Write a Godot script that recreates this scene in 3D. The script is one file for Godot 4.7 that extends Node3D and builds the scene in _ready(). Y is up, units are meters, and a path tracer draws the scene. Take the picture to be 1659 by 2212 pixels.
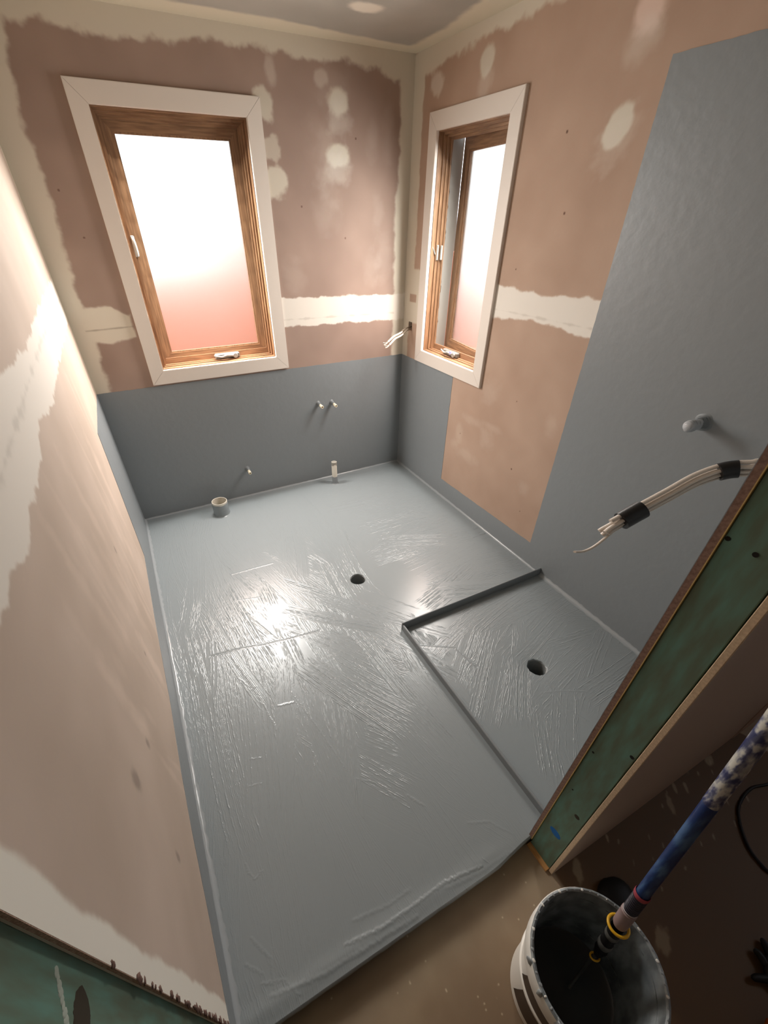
extends Node3D
# Bathroom under construction: grey waterproof membrane on floor and lower walls.
# Right wall is x = 0, back wall is z = 0, z runs towards the doorway, floor is y = 0.

const W := 2.07          # room width
const D := 2.727         # inner depth to the stub wall by the doorway
const H := 2.4
const HALL := -0.05      # hall floor level

const DAY := 1.75          # brightness of the daylight bands
const DAY_TILT := 40.0

var M := {}
var rng := RandomNumberGenerator.new()
var used := {}

# ------------------------------------------------------------------ mesh builder
class MB:
	var st := SurfaceTool.new()
	var smooth := false
	func _init():
		st.begin(Mesh.PRIMITIVE_TRIANGLES)
	func v(p: Vector3, n: Vector3, uv := Vector2.ZERO):
		st.set_normal(n)
		st.set_uv(uv)
		st.add_vertex(p)
	func tri(a: Vector3, b: Vector3, c: Vector3):
		var n := (b - a).cross(c - a).normalized()
		v(a, n); v(c, n); v(b, n)
	func quad(a: Vector3, b: Vector3, c: Vector3, d: Vector3):
		tri(a, b, c); tri(a, c, d)
	func quad_uv(a: Vector3, b: Vector3, c: Vector3, d: Vector3, ua: Vector2, ub: Vector2, uc: Vector2, ud: Vector2):
		var n := (b - a).cross(c - a).normalized()
		v(a, n, ua); v(c, n, uc); v(b, n, ub)
		v(a, n, ua); v(d, n, ud); v(c, n, uc)
	func quad_n(a: Vector3, b: Vector3, c: Vector3, d: Vector3, na: Vector3, nb: Vector3, nc: Vector3, nd: Vector3):
		v(a, na); v(c, nc); v(b, nb)
		v(a, na); v(d, nd); v(c, nc)
	# box with chamfered edges
	func box(lo: Vector3, hi: Vector3, c := 0.0):
		if c <= 0.0:
			var p := []
			for i in 8:
				p.append(Vector3(hi.x if i & 1 else lo.x, hi.y if i & 2 else lo.y, hi.z if i & 4 else lo.z))
			quad(p[0], p[2], p[3], p[1]); quad(p[4], p[5], p[7], p[6])
			quad(p[0], p[1], p[5], p[4]); quad(p[2], p[6], p[7], p[3])
			quad(p[0], p[4], p[6], p[2]); quad(p[1], p[3], p[7], p[5])
			return
		var m := (lo + hi) * 0.5
		var h := (hi - lo) * 0.5
		c = minf(c, minf(h.x, minf(h.y, h.z)) * 0.9)
		var P := func(s: Vector3, ax: int) -> Vector3:   # corner s, on the face across ax
			var q := Vector3(s.x * (h.x - c), s.y * (h.y - c), s.z * (h.z - c))
			q[ax] = s[ax] * h[ax]
			return m + q
		for ax in 3:
			var b := (ax + 1) % 3
			var d := (ax + 2) % 3
			for sg in [-1.0, 1.0]:
				var q := []
				for k in [[-1, -1], [1, -1], [1, 1], [-1, 1]]:
					var s := Vector3.ZERO
					s[ax] = sg; s[b] = k[0]; s[d] = k[1]
					q.append(P.call(s, ax))
				_out(q, m)
			for s1 in [-1.0, 1.0]:
				for s2 in [-1.0, 1.0]:
					var q := []
					for k in [[b, -1.0], [b, 1.0], [d, 1.0], [d, -1.0]]:
						var s := Vector3.ZERO
						s[b] = s1; s[d] = s2; s[ax] = k[1]
						q.append(P.call(s, k[0]))
					_out(q, m)
		for i in 8:
			var s := Vector3(1 if i & 1 else -1, 1 if i & 2 else -1, 1 if i & 4 else -1)
			_out([P.call(s, 0), P.call(s, 1), P.call(s, 2)], m)
	func _out(q: Array, m: Vector3):      # a convex face turned away from m
		var n: Vector3 = (q[1] - q[0]).cross(q[2] - q[0])
		if n.dot(q[0] - m) < 0.0:
			q.reverse()
		tri(q[0], q[1], q[2])
		if q.size() == 4:
			tri(q[0], q[2], q[3])
	# prism of a convex polygon in the xy plane, between z0 and z1 with chamfer on the z1 side
	func prism(pts: Array, z0: float, z1: float):
		var n := pts.size()
		var m := Vector3.ZERO
		for p in pts:
			m += Vector3(p.x, p.y, 0)
		m = m / n + Vector3(0, 0, (z0 + z1) * 0.5)
		for i in range(1, n - 1):
			for z in [z0, z1]:
				_out([Vector3(pts[0].x, pts[0].y, z), Vector3(pts[i].x, pts[i].y, z), Vector3(pts[i + 1].x, pts[i + 1].y, z)], m)
		for i in n:
			var a = pts[i]
			var b = pts[(i + 1) % n]
			_out([Vector3(a.x, a.y, z0), Vector3(b.x, b.y, z0), Vector3(b.x, b.y, z1), Vector3(a.x, a.y, z1)], m)
	# surface of revolution about the y axis through c; profile of Vector2(radius, height); wob = radial wobble
	func lathe(c: Vector3, prof: Array, segs := 40, tilt := Basis.IDENTITY, wob = null):
		var nn := prof.size()
		for i in nn - 1:
			var a: Vector2 = prof[i]
			var b: Vector2 = prof[i + 1]
			if a.distance_to(b) < 1e-7:
				continue
			var t := (b - a).normalized()
			var nr := Vector2(t.y, -t.x)     # outward for a profile that runs upwards
			var na := nr
			var nb := nr
			if i > 0:
				var t0: Vector2 = (a - prof[i - 1]).normalized()
				if t0.dot(t) > 0.75:
					na = (nr + Vector2(t0.y, -t0.x)).normalized()
			if i < nn - 2:
				var t1: Vector2 = (prof[i + 2] - b).normalized()
				if t1.dot(t) > 0.75:
					nb = (nr + Vector2(t1.y, -t1.x)).normalized()
			for k in segs:
				var f0 := TAU * k / segs
				var f1 := TAU * (k + 1) / segs
				var d0 := Vector3(cos(f0), 0, sin(f0))
				var d1 := Vector3(cos(f1), 0, sin(f1))
				var w0 := 1.0
				var w1 := 1.0
				var ha := 0.0
				if wob != null:
					w0 = wob.call(f0, i); w1 = wob.call(f1 if k < segs - 1 else 0.0, i)
				var p0 := c + tilt * (d0 * a.x * w0 + Vector3.UP * (a.y + ha))
				var p1 := c + tilt * (d1 * a.x * w1 + Vector3.UP * (a.y + ha))
				var p2 := c + tilt * (d1 * b.x * w1 + Vector3.UP * b.y)
				var p3 := c + tilt * (d0 * b.x * w0 + Vector3.UP * b.y)
				var n0a := tilt * (d0 * na.x + Vector3.UP * na.y)
				var n1a := tilt * (d1 * na.x + Vector3.UP * na.y)
				var n0b := tilt * (d0 * nb.x + Vector3.UP * nb.y)
				var n1b := tilt * (d1 * nb.x + Vector3.UP * nb.y)
				quad_n(p0, p3, p2, p1, n0a, n0b, n1b, n1a)
	# tube along points (smoothed); r may be one radius or an array
	func tube(pts: Array, r, segs := 10, cap := true, flat := 1.0, side := Vector3.ZERO):
		var n := pts.size()
		var rings := []
		var u := Vector3.ZERO
		for i in n:
			var t: Vector3 = (pts[mini(i + 1, n - 1)] - pts[maxi(i - 1, 0)]).normalized()
			if i == 0:
				u = side if side != Vector3.ZERO else (Vector3.UP if absf(t.y) < 0.9 else Vector3.RIGHT)
			u = (u - t * u.dot(t)).normalized()
			var w := t.cross(u)
			var rr: float = r[i] if r is Array else r
			var ring := []
			for k in segs:
				var f := TAU * k / segs
				ring.append([pts[i] + (u * cos(f) * flat + w * sin(f)) * rr, (u * cos(f) / flat + w * sin(f)).normalized()])
			rings.append(ring)
		for i in n - 1:
			for k in segs:
				var a = rings[i][k]
				var b = rings[i][(k + 1) % segs]
				var c = rings[i + 1][(k + 1) % segs]
				var d = rings[i + 1][k]
				quad_n(a[0], b[0], c[0], d[0], a[1], b[1], c[1], d[1])
		if cap:
			for k in range(1, segs - 1):
				tri(rings[0][0][0], rings[0][k + 1][0], rings[0][k][0])
				tri(rings[n - 1][0][0], rings[n - 1][k][0], rings[n - 1][k + 1][0])
	# ellipsoid with a noisy radius
	func blob(c: Vector3, r: Vector3, noise: FastNoiseLite, amp := 0.15, nu := 14, nv := 8):
		var P := func(i: int, j: int) -> Vector3:
			var f := TAU * (i % nu) / nu
			var g := PI * j / nv
			var d := Vector3(sin(g) * cos(f), cos(g), sin(g) * sin(f))
			var k := 1.0 + amp * noise.get_noise_3dv(d * 60.0 + c * 400.0)
			return c + d * r * k
		for i in nu:
			for j in nv:
				var q := [P.call(i, j), P.call(i + 1, j), P.call(i + 1, j + 1), P.call(i, j + 1)]
				var ns := []
				for p in q:
					ns.append(((p - c) / (r * r)).normalized())
				quad_n(q[0], q[1], q[2], q[3], ns[0], ns[1], ns[2], ns[3])
	func done() -> ArrayMesh:
		st.index()
		return st.commit()

# ------------------------------------------------------------------ naming helpers
func numbered(called: String) -> String:
	var n: int = used.get(called, 0)
	used[called] = n + 1
	return called if n == 0 else "%s_%03d" % [called, n]

func part(called: String, mb, mat: Material, parent: Node3D) -> MeshInstance3D:
	var o := MeshInstance3D.new()
	o.name = called
	o.mesh = mb.done() if mb is MB else mb
	o.material_override = mat
	var n := 1
	while parent.has_node(NodePath(String(o.name))):
		o.name = "%s_%03d" % [called, n]
		n += 1
	parent.add_child(o, true)
	return o

func thing(called: String, label: String, category: String, at := Vector3.ZERO, group := "") -> Node3D:
	var o := Node3D.new()
	o.name = numbered(called)
	add_child(o, true)
	o.position = at
	o.set_meta("label", label)
	o.set_meta("category", category)
	if group:
		o.set_meta("group", group)
	return o

func struct(called: String, label: String, category: String, mb = null, mat: Material = null) -> Node3D:
	var o: Node3D
	if mb == null:
		o = Node3D.new()
	else:
		o = MeshInstance3D.new()
		o.mesh = mb.done() if mb is MB else mb
		o.material_override = mat
	o.name = called
	add_child(o, true)
	o.set_meta("kind", "structure")
	o.set_meta("label", label)
	o.set_meta("category", category)
	return o

func smooth_path(pts: Array, per := 8) -> Array:
	var out := []
	var n := pts.size()
	for i in n - 1:
		var a: Vector3 = pts[maxi(i - 1, 0)]
		var d: Vector3 = pts[mini(i + 2, n - 1)]
		for k in per:
			out.append(pts[i].cubic_interpolate(pts[i + 1], a, d, float(k) / per))
	out.append(pts[n - 1])
	return out

func noise(sd: int, freq: float, oct := 3, type := FastNoiseLite.TYPE_SIMPLEX_SMOOTH) -> FastNoiseLite:
	var n := FastNoiseLite.new()
	n.seed = sd
	n.frequency = freq
	n.noise_type = type
	n.fractal_octaves = oct
	return n

# ------------------------------------------------------------------ materials
func mat(col: Color, rough := 0.7, metal := 0.0) -> StandardMaterial3D:
	var m := StandardMaterial3D.new()
	m.albedo_color = col
	m.roughness = rough
	m.metallic = metal
	return m

func tri_tex(m: StandardMaterial3D, img: Image, scale: Vector3, bump := 0.0, bimg: Image = null) -> StandardMaterial3D:
	m.albedo_texture = ImageTexture.create_from_image(img)
	m.uv1_triplanar = true
	m.uv1_scale = scale
	if bump != 0.0:
		m.heightmap_enabled = true
		m.heightmap_texture = ImageTexture.create_from_image(bimg if bimg else img)
		m.heightmap_scale = bump
	return m

# seamless-enough noise picture between two colours; contrast > 1 makes blotches
func noise_img(size: int, a: Color, b: Color, sd: int, freq: float, contrast := 1.0, oct := 4) -> Image:
	var n := noise(sd, freq, oct)
	var g := n.get_seamless_image(size, size)
	var src := g.get_data()
	var data := PackedByteArray()
	data.resize(size * size * 3)
	for i in size * size:
		var t := clampf((src[i] / 255.0 - 0.5) * contrast + 0.5, 0.0, 1.0)
		var c := a.lerp(b, t)
		data[i * 3] = int(c.r * 255)
		data[i * 3 + 1] = int(c.g * 255)
		data[i * 3 + 2] = int(c.b * 255)
	return Image.create_from_data(size, size, false, Image.FORMAT_RGB8, data)

func materials():
	M.grey_wall = mat(Color8(131, 137, 140), 0.42)
	var gw := noise_img(512, Color(0.3, 0.3, 0.3), Color(0.75, 0.75, 0.75), 5, 0.02, 1.2, 5)
	M.grey_wall.heightmap_enabled = true
	M.grey_wall.heightmap_texture = ImageTexture.create_from_image(gw)
	M.grey_wall.heightmap_scale = 0.12
	M.grey_wall.uv1_triplanar = true
	M.grey_wall.uv1_scale = Vector3(1.6, 1.6, 1.6)
	M.grey = mat(Color8(140, 148, 151), 0.27)
	M.grey.metallic_specular = 0.55
	M.fillet_grey = mat(Color8(150, 156, 159), 0.24)
	M.drain_pipe = mat(Color8(128, 132, 132), 0.35)
	M.smoke_cable = mat(Color8(120, 108, 94), 0.5)
	M.core_tan = mat(Color8(214, 190, 168), 0.4)
	M.white_primer = mat(Color8(222, 213, 203), 0.5)
	M.wood_v = tri_tex(mat(Color.WHITE, 0.45), noise_img(256, Color8(118, 88, 64), Color8(148, 115, 85), 11, 0.03, 1.6), Vector3(9, 0.7, 9))
	M.wood_h = tri_tex(mat(Color.WHITE, 0.45), noise_img(256, Color8(118, 88, 64), Color8(148, 115, 85), 12, 0.03, 1.6), Vector3(0.7, 9, 9))
	M.film = mat(Color8(156, 153, 146), 0.4)
	M.steel = mat(Color8(108, 108, 104), 0.45, 0.3)
	M.chrome_white = mat(Color8(138, 138, 134), 0.4, 0.1)
	M.violet = mat(Color8(96, 92, 190), 0.4)
	var g := StandardMaterial3D.new()
	g.albedo_color = Color(0.97, 0.98, 0.96, 0.0)
	g.roughness = 0.5
	g.transparency = BaseMaterial3D.TRANSPARENCY_ALPHA
	g.refraction_enabled = true
	g.refraction_scale = 0.05
	M.frosted = g
	M.gypsum_red = tri_tex(mat(Color.WHITE, 0.95), noise_img(128, Color8(124, 98, 88), Color8(158, 130, 116), 21, 0.06, 1.2), Vector3(14, 14, 14))
	M.gypsum_cream = tri_tex(mat(Color.WHITE, 0.95), noise_img(128, Color8(196, 172, 142), Color8(224, 202, 172), 22, 0.08, 1.2), Vector3(12, 12, 12))
	M.board_core = tri_tex(mat(Color.WHITE, 0.95), noise_img(128, Color8(150, 122, 104), Color8(198, 168, 148), 23, 0.08, 1.5), Vector3(20, 20, 20))
	M.paper_yellow = mat(Color8(196, 170, 110), 0.9)
	M.green_pine = tri_tex(mat(Color.WHITE, 0.8), noise_img(512, Color8(98, 112, 94), Color8(102, 140, 126), 31, 0.012, 1.3), Vector3(5, 1.0, 5))
	M.orange_pine = tri_tex(mat(Color.WHITE, 0.8), noise_img(128, Color8(160, 112, 62), Color8(206, 158, 100), 32, 0.04, 1.4), Vector3(10, 10, 2))
	M.knot = mat(Color8(52, 44, 28), 0.8)
	M.hole = mat(Color8(20, 16, 10), 0.9)
	M.blue_mark = mat(Color8(28, 104, 176), 0.6)
	M.smear = mat(Color8(170, 180, 168), 0.8)
	M.pvc = mat(Color8(222, 216, 202), 0.4)
	M.pvc_cream = mat(Color8(232, 222, 198), 0.45)
	M.dark = mat(Color8(12, 11, 10), 0.9)
	M.tape_torn = mat(Color8(160, 156, 146), 0.6)
	M.cable_white = mat(Color8(216, 205, 193), 0.4)
	M.tape_black = mat(Color8(16, 15, 17), 0.35)
	M.bucket = mat(Color8(240, 238, 230), 0.4)
	M.bucket_in = tri_tex(mat(Color.WHITE, 0.4), noise_img(256, Color8(108, 114, 116), Color8(168, 176, 178), 41, 0.02, 2.0), Vector3(4, 1.6, 4))
	M.bucket_paint = mat(Color8(74, 78, 80), 0.25)
	M.print_brown = mat(Color8(76, 64, 56), 0.5)
	M.cap_grey = mat(Color8(188, 192, 196), 0.45)
	M.torn = mat(Color8(104, 78, 68), 0.9)
	M.drip = mat(Color8(150, 156, 158), 0.35)
	M.blue = tri_tex(mat(Color.WHITE, 0.4), noise_img(256, Color8(18, 44, 100), Color8(74, 108, 150), 51, 0.02, 2.4), Vector3(10, 2.2, 10))
	M.splatter = tri_tex(mat(Color.WHITE, 0.5), noise_img(256, Color8(40, 46, 92), Color8(206, 206, 196), 52, 0.03, 3.4), Vector3(7, 3, 7))
	M.grip = mat(Color8(38, 34, 46), 0.45)
	M.grip_ring = mat(Color8(190, 182, 182), 0.5)
	M.pink_plastic = mat(Color8(160, 138, 136), 0.5)
	M.red_ring = mat(Color8(170, 70, 84), 0.5)
	M.yellow = mat(Color8(236, 184, 40), 0.4)
	M.black_rubber = mat(Color8(13, 12, 12), 0.6)
	M.orange = tri_tex(mat(Color.WHITE, 0.5), noise_img(128, Color8(150, 40, 14), Color8(220, 130, 30), 61, 0.03, 2.2), Vector3(6, 6, 6))
	M.fence = tri_tex(mat(Color.WHITE, 0.9), noise_img(128, Color8(230, 140, 106), Color8(238, 152, 118), 71, 0.05, 1.2), Vector3(1, 1, 1))
	M.ground = mat(Color8(150, 140, 124), 0.95)
	M.leaf = tri_tex(mat(Color.WHITE, 0.8), noise_img(128, Color8(58, 70, 52), Color8(92, 106, 80), 72, 0.06, 1.6), Vector3(2, 2, 2))
	M.hall_wall = mat(Color8(172, 152, 134), 0.9)

# ------------------------------------------------------------------ painted wall surfaces
class Sheet:
	var w: int
	var h: int
	var ppm: float
	var d: PackedByteArray
	var n1: FastNoiseLite
	var n2: FastNoiseLite
	func start(wm: float, hm: float, p: float, a: Color, b: Color, sd: int, stretch := Vector2(1, 1)):
		ppm = p
		w = int(wm * p)
		h = int(hm * p)
		d.resize(w * h * 3)
		n1 = FastNoiseLite.new(); n1.seed = sd; n1.frequency = 1.0; n1.fractal_octaves = 3
		n2 = FastNoiseLite.new(); n2.seed = sd + 9; n2.frequency = 1.0; n2.fractal_octaves = 4
		for y in h:
			var vy := y / p * 2.2 * stretch.y
			for x in w:
				var t := clampf(0.5 + 0.75 * n1.get_noise_2d(x / p * 2.2 * stretch.x, vy), 0, 1)
				var i := (y * w + x) * 3
				d[i] = int(lerpf(a.r8, b.r8, t)); d[i + 1] = int(lerpf(a.g8, b.g8, t)); d[i + 2] = int(lerpf(a.b8, b.b8, t))
	func _put(x: int, y: int, c: Color, k: float):
		var i := (y * w + x) * 3
		d[i] = int(lerpf(d[i], c.r8, k)); d[i + 1] = int(lerpf(d[i + 1], c.g8, k)); d[i + 2] = int(lerpf(d[i + 2], c.b8, k))
	func _line(pts: Array, n: int) -> PackedFloat32Array:
		var out := PackedFloat32Array()
		out.resize(n)
		var k := 0
		for i in n:
			var u := i / ppm
			while k < pts.size() - 2 and u > pts[k + 1].x:
				k += 1
			var a: Vector2 = pts[k]
			var b: Vector2 = pts[mini(k + 1, pts.size() - 1)]
			out[i] = lerpf(a.y, b.y, clampf((u - a.x) / maxf(b.x - a.x, 1e-6), 0, 1)) if pts.size() > 1 else a.y
		return out
	# horizontal band: u in [u0, u1], v between lower and upper lines (v is height above the bottom of the sheet)
	func band(u0: float, u1: float, lower: Array, upper: Array, c: Color, fe := 0.015, amp := 0.012, op := 1.0, fr := 9.0):
		var lo := _line(lower, w)
		var hi := _line(upper, w)
		for x in range(maxi(0, int((u0 - 0.03) * ppm)), mini(w, int((u1 + 0.03) * ppm))):
			var u := x / ppm
			for y in range(maxi(0, int((hm() - hi[x] - 0.06) * ppm)), mini(h, int((hm() - lo[x] + 0.06) * ppm))):
				var v := hm() - y / ppm
				var s := minf(minf(v - lo[x], hi[x] - v), minf(u - u0, u1 - u)) + amp * n2.get_noise_2d(u * fr, v * fr)
				var k := smoothstep(-fe, fe, s) * op
				if k > 0.0:
					_put(x, y, c, k)
	# vertical band: v in [v0, v1], u between left and right lines (given over v)
	func column(v0: float, v1: float, left: Array, right: Array, c: Color, fe := 0.015, amp := 0.012, op := 1.0, fr := 9.0):
		var le := _line(left, h)
		var ri := _line(right, h)
		for y in range(maxi(0, int((hm() - v1 - 0.03) * ppm)), mini(h, int((hm() - v0 + 0.03) * ppm))):
			var v := hm() - y / ppm
			var k2 := clampi(int(v * ppm), 0, h - 1)
			for x in range(maxi(0, int((le[k2] - 0.06) * ppm)), mini(w, int((ri[k2] + 0.06) * ppm))):
				var u := x / ppm
				var s := minf(minf(u - le[k2], ri[k2] - u), minf(v - v0, v1 - v)) + amp * n2.get_noise_2d(u * fr, v * fr)
				var k := smoothstep(-fe, fe, s) * op
				if k > 0.0:
					_put(x, y, c, k)
	func spot(u: float, v: float, ru: float, rv: float, c: Color, fe := 0.25, amp := 0.3, op := 1.0, fr := 9.0, lean := 0.0):
		var R := maxf(ru, rv) * 1.5 + absf(lean) * rv
		for x in range(maxi(0, int((u - R) * ppm)), mini(w, int((u + R) * ppm))):
			for y in range(maxi(0, int((hm() - v - R) * ppm)), mini(h, int((hm() - v + R) * ppm))):
				var dv := hm() - y / ppm - v
				var du := x / ppm - u - lean * dv
				var s := 1.0 - sqrt(du * du / (ru * ru) + dv * dv / (rv * rv)) + amp * n2.get_noise_2d((du + u) * fr, (dv + v) * fr)
				var k := smoothstep(-fe, fe, s) * op
				if k > 0.0:
					_put(x, y, c, k)
	func hm() -> float:
		return h / ppm
	func material(rough: float, bump := 0.0) -> StandardMaterial3D:
		var m := StandardMaterial3D.new()
		m.albedo_texture = ImageTexture.create_from_image(Image.create_from_data(w, h, false, Image.FORMAT_RGB8, d))
		m.texture_repeat = false
		m.roughness = rough
		return m

# wall slab in a frame (u right, v up, w towards the room) with holes [u0, u1, v0, v1, depth]; depth 0 goes right through
func wall_slab(f: Transform3D, U: float, V0: float, V: float, t: float, holes: Array) -> MB:
	var mb := MB.new()
	var us := [0.0, U]
	var vs := [V0, V]
	for h in holes:
		us.append(h[0]); us.append(h[1]); vs.append(h[2]); vs.append(h[3])
	us.sort(); vs.sort()
	var Q := func(a: Vector3, b: Vector3, c: Vector3, d: Vector3):
		var uv := []
		for p in [a, b, c, d]:
			uv.append(Vector2(p.x / U, 1.0 - p.y / V))
		mb.quad_uv(f * a, f * b, f * c, f * d, uv[0], uv[1], uv[2], uv[3])
	for i in us.size() - 1:
		for j in vs.size() - 1:
			var a: float = us[i]
			var b: float = us[i + 1]
			var c: float = vs[j]
			var e: float = vs[j + 1]
			if b - a < 1e-5 or e - c < 1e-5:
				continue
			var hole := -1.0
			for h in holes:
				if (a + b) / 2 > h[0] and (a + b) / 2 < h[1] and (c + e) / 2 > h[2] and (c + e) / 2 < h[3]:
					hole = h[4]
			if hole < 0.0:
				Q.call(Vector3(a, c, 0), Vector3(b, c, 0), Vector3(b, e, 0), Vector3(a, e, 0))
			if hole != 0.0:
				Q.call(Vector3(b, c, -t), Vector3(a, c, -t), Vector3(a, e, -t), Vector3(b, e, -t))
	for h in holes + [[0.0, U, V0, V, -1.0]]:
		var dd: float = t if h[4] <= 0.0 else h[4]
		var a: float = h[0]
		var b: float = h[1]
		var c: float = h[2]
		var e: float = h[3]
		if h[4] < 0.0:   # outer rim
			Q.call(Vector3(b, c, 0), Vector3(b, c, -dd), Vector3(b, e, -dd), Vector3(b, e, 0))
			Q.call(Vector3(a, c, -dd), Vector3(a, c, 0), Vector3(a, e, 0), Vector3(a, e, -dd))
			Q.call(Vector3(a, e, 0), Vector3(b, e, 0), Vector3(b, e, -dd), Vector3(a, e, -dd))
			Q.call(Vector3(a, c, -dd), Vector3(b, c, -dd), Vector3(b, c, 0), Vector3(a, c, 0))
			continue
		Q.call(Vector3(b, c, -dd), Vector3(b, c, 0), Vector3(b, e, 0), Vector3(b, e, -dd))
		Q.call(Vector3(a, c, 0), Vector3(a, c, -dd), Vector3(a, e, -dd), Vector3(a, e, 0))
		Q.call(Vector3(a, e, -dd), Vector3(b, e, -dd), Vector3(b, e, 0), Vector3(a, e, 0))
		Q.call(Vector3(a, c, 0), Vector3(b, c, 0), Vector3(b, c, -dd), Vector3(a, c, -dd))
		if h[4] > 0.0:
			Q.call(Vector3(a, c, -dd), Vector3(b, c, -dd), Vector3(b, e, -dd), Vector3(a, e, -dd))
	return mb

# thin coat of membrane on a wall: polygon in (u, v) of the wall's frame, ragged edge, a little proud
func coat(f: Transform3D, pts: Array, t := 0.0014) -> MB:
	var mb := MB.new()
	var poly := PackedVector2Array()
	var nz := noise(77, 9.0, 3)
	for i in pts.size():
		var a: Vector2 = pts[i]
		var b: Vector2 = pts[(i + 1) % pts.size()]
		var n := maxi(1, int(a.distance_to(b) / 0.02))
		var side := (b - a).normalized().orthogonal()
		for k in n:
			var p := a.lerp(b, float(k) / n)
			if k > 0:
				p += side * 0.0022 * nz.get_noise_2d(p.x * 3.0, p.y * 3.0)
			poly.append(p)
	var idx := Geometry2D.triangulate_polygon(poly)
	for i in range(0, idx.size(), 3):
		var q := [poly[idx[i]], poly[idx[i + 1]], poly[idx[i + 2]]]
		if (q[1] - q[0]).cross(q[2] - q[0]) < 0:
			q.reverse()
		mb.tri(f * Vector3(q[0].x, q[0].y, t), f * Vector3(q[1].x, q[1].y, t), f * Vector3(q[2].x, q[2].y, t))
	var sgn := -1.0 if Geometry2D.is_polygon_clockwise(poly) else 1.0
	for i in poly.size():
		var a := poly[i]
		var b := poly[(i + 1) % poly.size()]
		var q := [f * Vector3(a.x, a.y, 0), f * Vector3(b.x, b.y, 0), f * Vector3(b.x, b.y, t), f * Vector3(a.x, a.y, t)]
		if sgn > 0:
			mb.quad(q[0], q[1], q[2], q[3])
		else:
			mb.quad(q[3], q[2], q[1], q[0])
	return mb

func _ready():
	rng.seed = 7
	# ---------------------------------------------------------------- camera
	var cam := Camera3D.new()
	cam.name = "camera"
	cam.projection = Camera3D.PROJECTION_FRUSTUM
	cam.near = 0.02
	cam.far = 60.0
	var f := 923.615
	cam.size = 2.0 * cam.near * 1106.0 / f
	cam.frustum_offset = Vector2(829.5 - 798.35, 1186.81 - 1106.0) / f * cam.near
	var yaw := Basis(Vector3.UP, -0.47789)
	var pitch := Basis(Vector3.RIGHT, -0.66259)
	var roll := Basis(Vector3.BACK, 0.00312)
	cam.transform = Transform3D(yaw * pitch * roll, Vector3(-1.81195, 1.70798, 2.97301))
	add_child(cam)
	cam.current = true
	# ---------------------------------------------------------------- sky and exposure
	var env := Environment.new()
	env.background_mode = Environment.BG_SKY
	var sky := ProceduralSkyMaterial.new()
	sky.sky_top_color = Color(0.93, 0.96, 1.0)
	sky.sky_horizon_color = Color(0.96, 0.98, 1.0)
	sky.ground_bottom_color = Color(0.5, 0.48, 0.45)
	sky.ground_horizon_color = Color(0.7, 0.7, 0.7)
	sky.sky_energy_multiplier = 1.9
	sky.ground_energy_multiplier = 1.0
	env.sky = Sky.new()
	env.sky.sky_material = sky
	env.tonemap_mode = Environment.TONE_MAPPER_LINEAR
	env.tonemap_exposure = 1.0
	env.sdfgi_enabled = true
	env.ssao_enabled = true
	env.ssil_enabled = true
	var we := WorldEnvironment.new()
	we.name = "world_environment"
	we.environment = env
	add_child(we)
	# daylight that the frosted panes scatter into the room, mostly downwards: bands from the sky's half to the dimmer half that faces the boundary wall
	for win in [[Vector3(-1.342, 0, -0.03), PI, 0.54, 0.92], [Vector3(0.03, 0, 0.57), PI / 2, 0.38, 0.74]]:
		for k in 12:
			var t := k / 11.0
			var l := AreaLight3D.new()
			l.name = "daylight_window"
			l.position = win[0] + Vector3(0, 1.985 - 0.0815 * k, 0)
			l.rotation = Vector3(deg_to_rad(-DAY_TILT), win[1], 0)
			l.area_size = Vector2(win[2], 0.08)
			l.light_color = Color(1.0, 0.99, 0.97).lerp(Color(1.0, 0.86, 0.79), smoothstep(0.4, 1.0, t))
			l.light_energy = DAY * win[2] * win[3] * 0.5 * lerpf(1.0, 0.4, smoothstep(0.35, 1.0, t))
			l.area_range = 12.0
			l.area_attenuation = 2.0
			l.shadow_enabled = true
			add_child(l, true)
	materials()
	room()
	var w1 := window(1, 0.857, 1.279, 0.0)
	w1.position = Vector3(-1.3293, 1.5325, 0)
	var w2 := window(2, 0.733, 1.262, 9.0)
	w2.position = Vector3(0, 1.519, 0.5693)
	w2.rotation.y = -PI / 2
	floors()
	doorway()
	pipes()
	cables()
	hall_things()
	outdoors()

# ------------------------------------------------------------------ room shell
const FB := Transform3D(Basis.IDENTITY, Vector3(-W, 0, 0))
const FR := Transform3D(Basis(Vector3(0, 0, 1), Vector3(0, 1, 0), Vector3(-1, 0, 0)), Vector3.ZERO)
const FL := Transform3D(Basis(Vector3(0, 0, -1), Vector3(0, 1, 0), Vector3(1, 0, 0)), Vector3(-W, 0, 2.717))
const FC := Transform3D(Basis(Vector3(1, 0, 0), Vector3(0, 0, 1), Vector3(0, -1, 0)), Vector3(-W, H, 0))
const LZ := 2.717

func V2(a: Array) -> Array:
	var out := []
	for i in range(0, a.size(), 2):
		out.append(Vector2(a[i], a[i + 1]))
	return out

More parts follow.
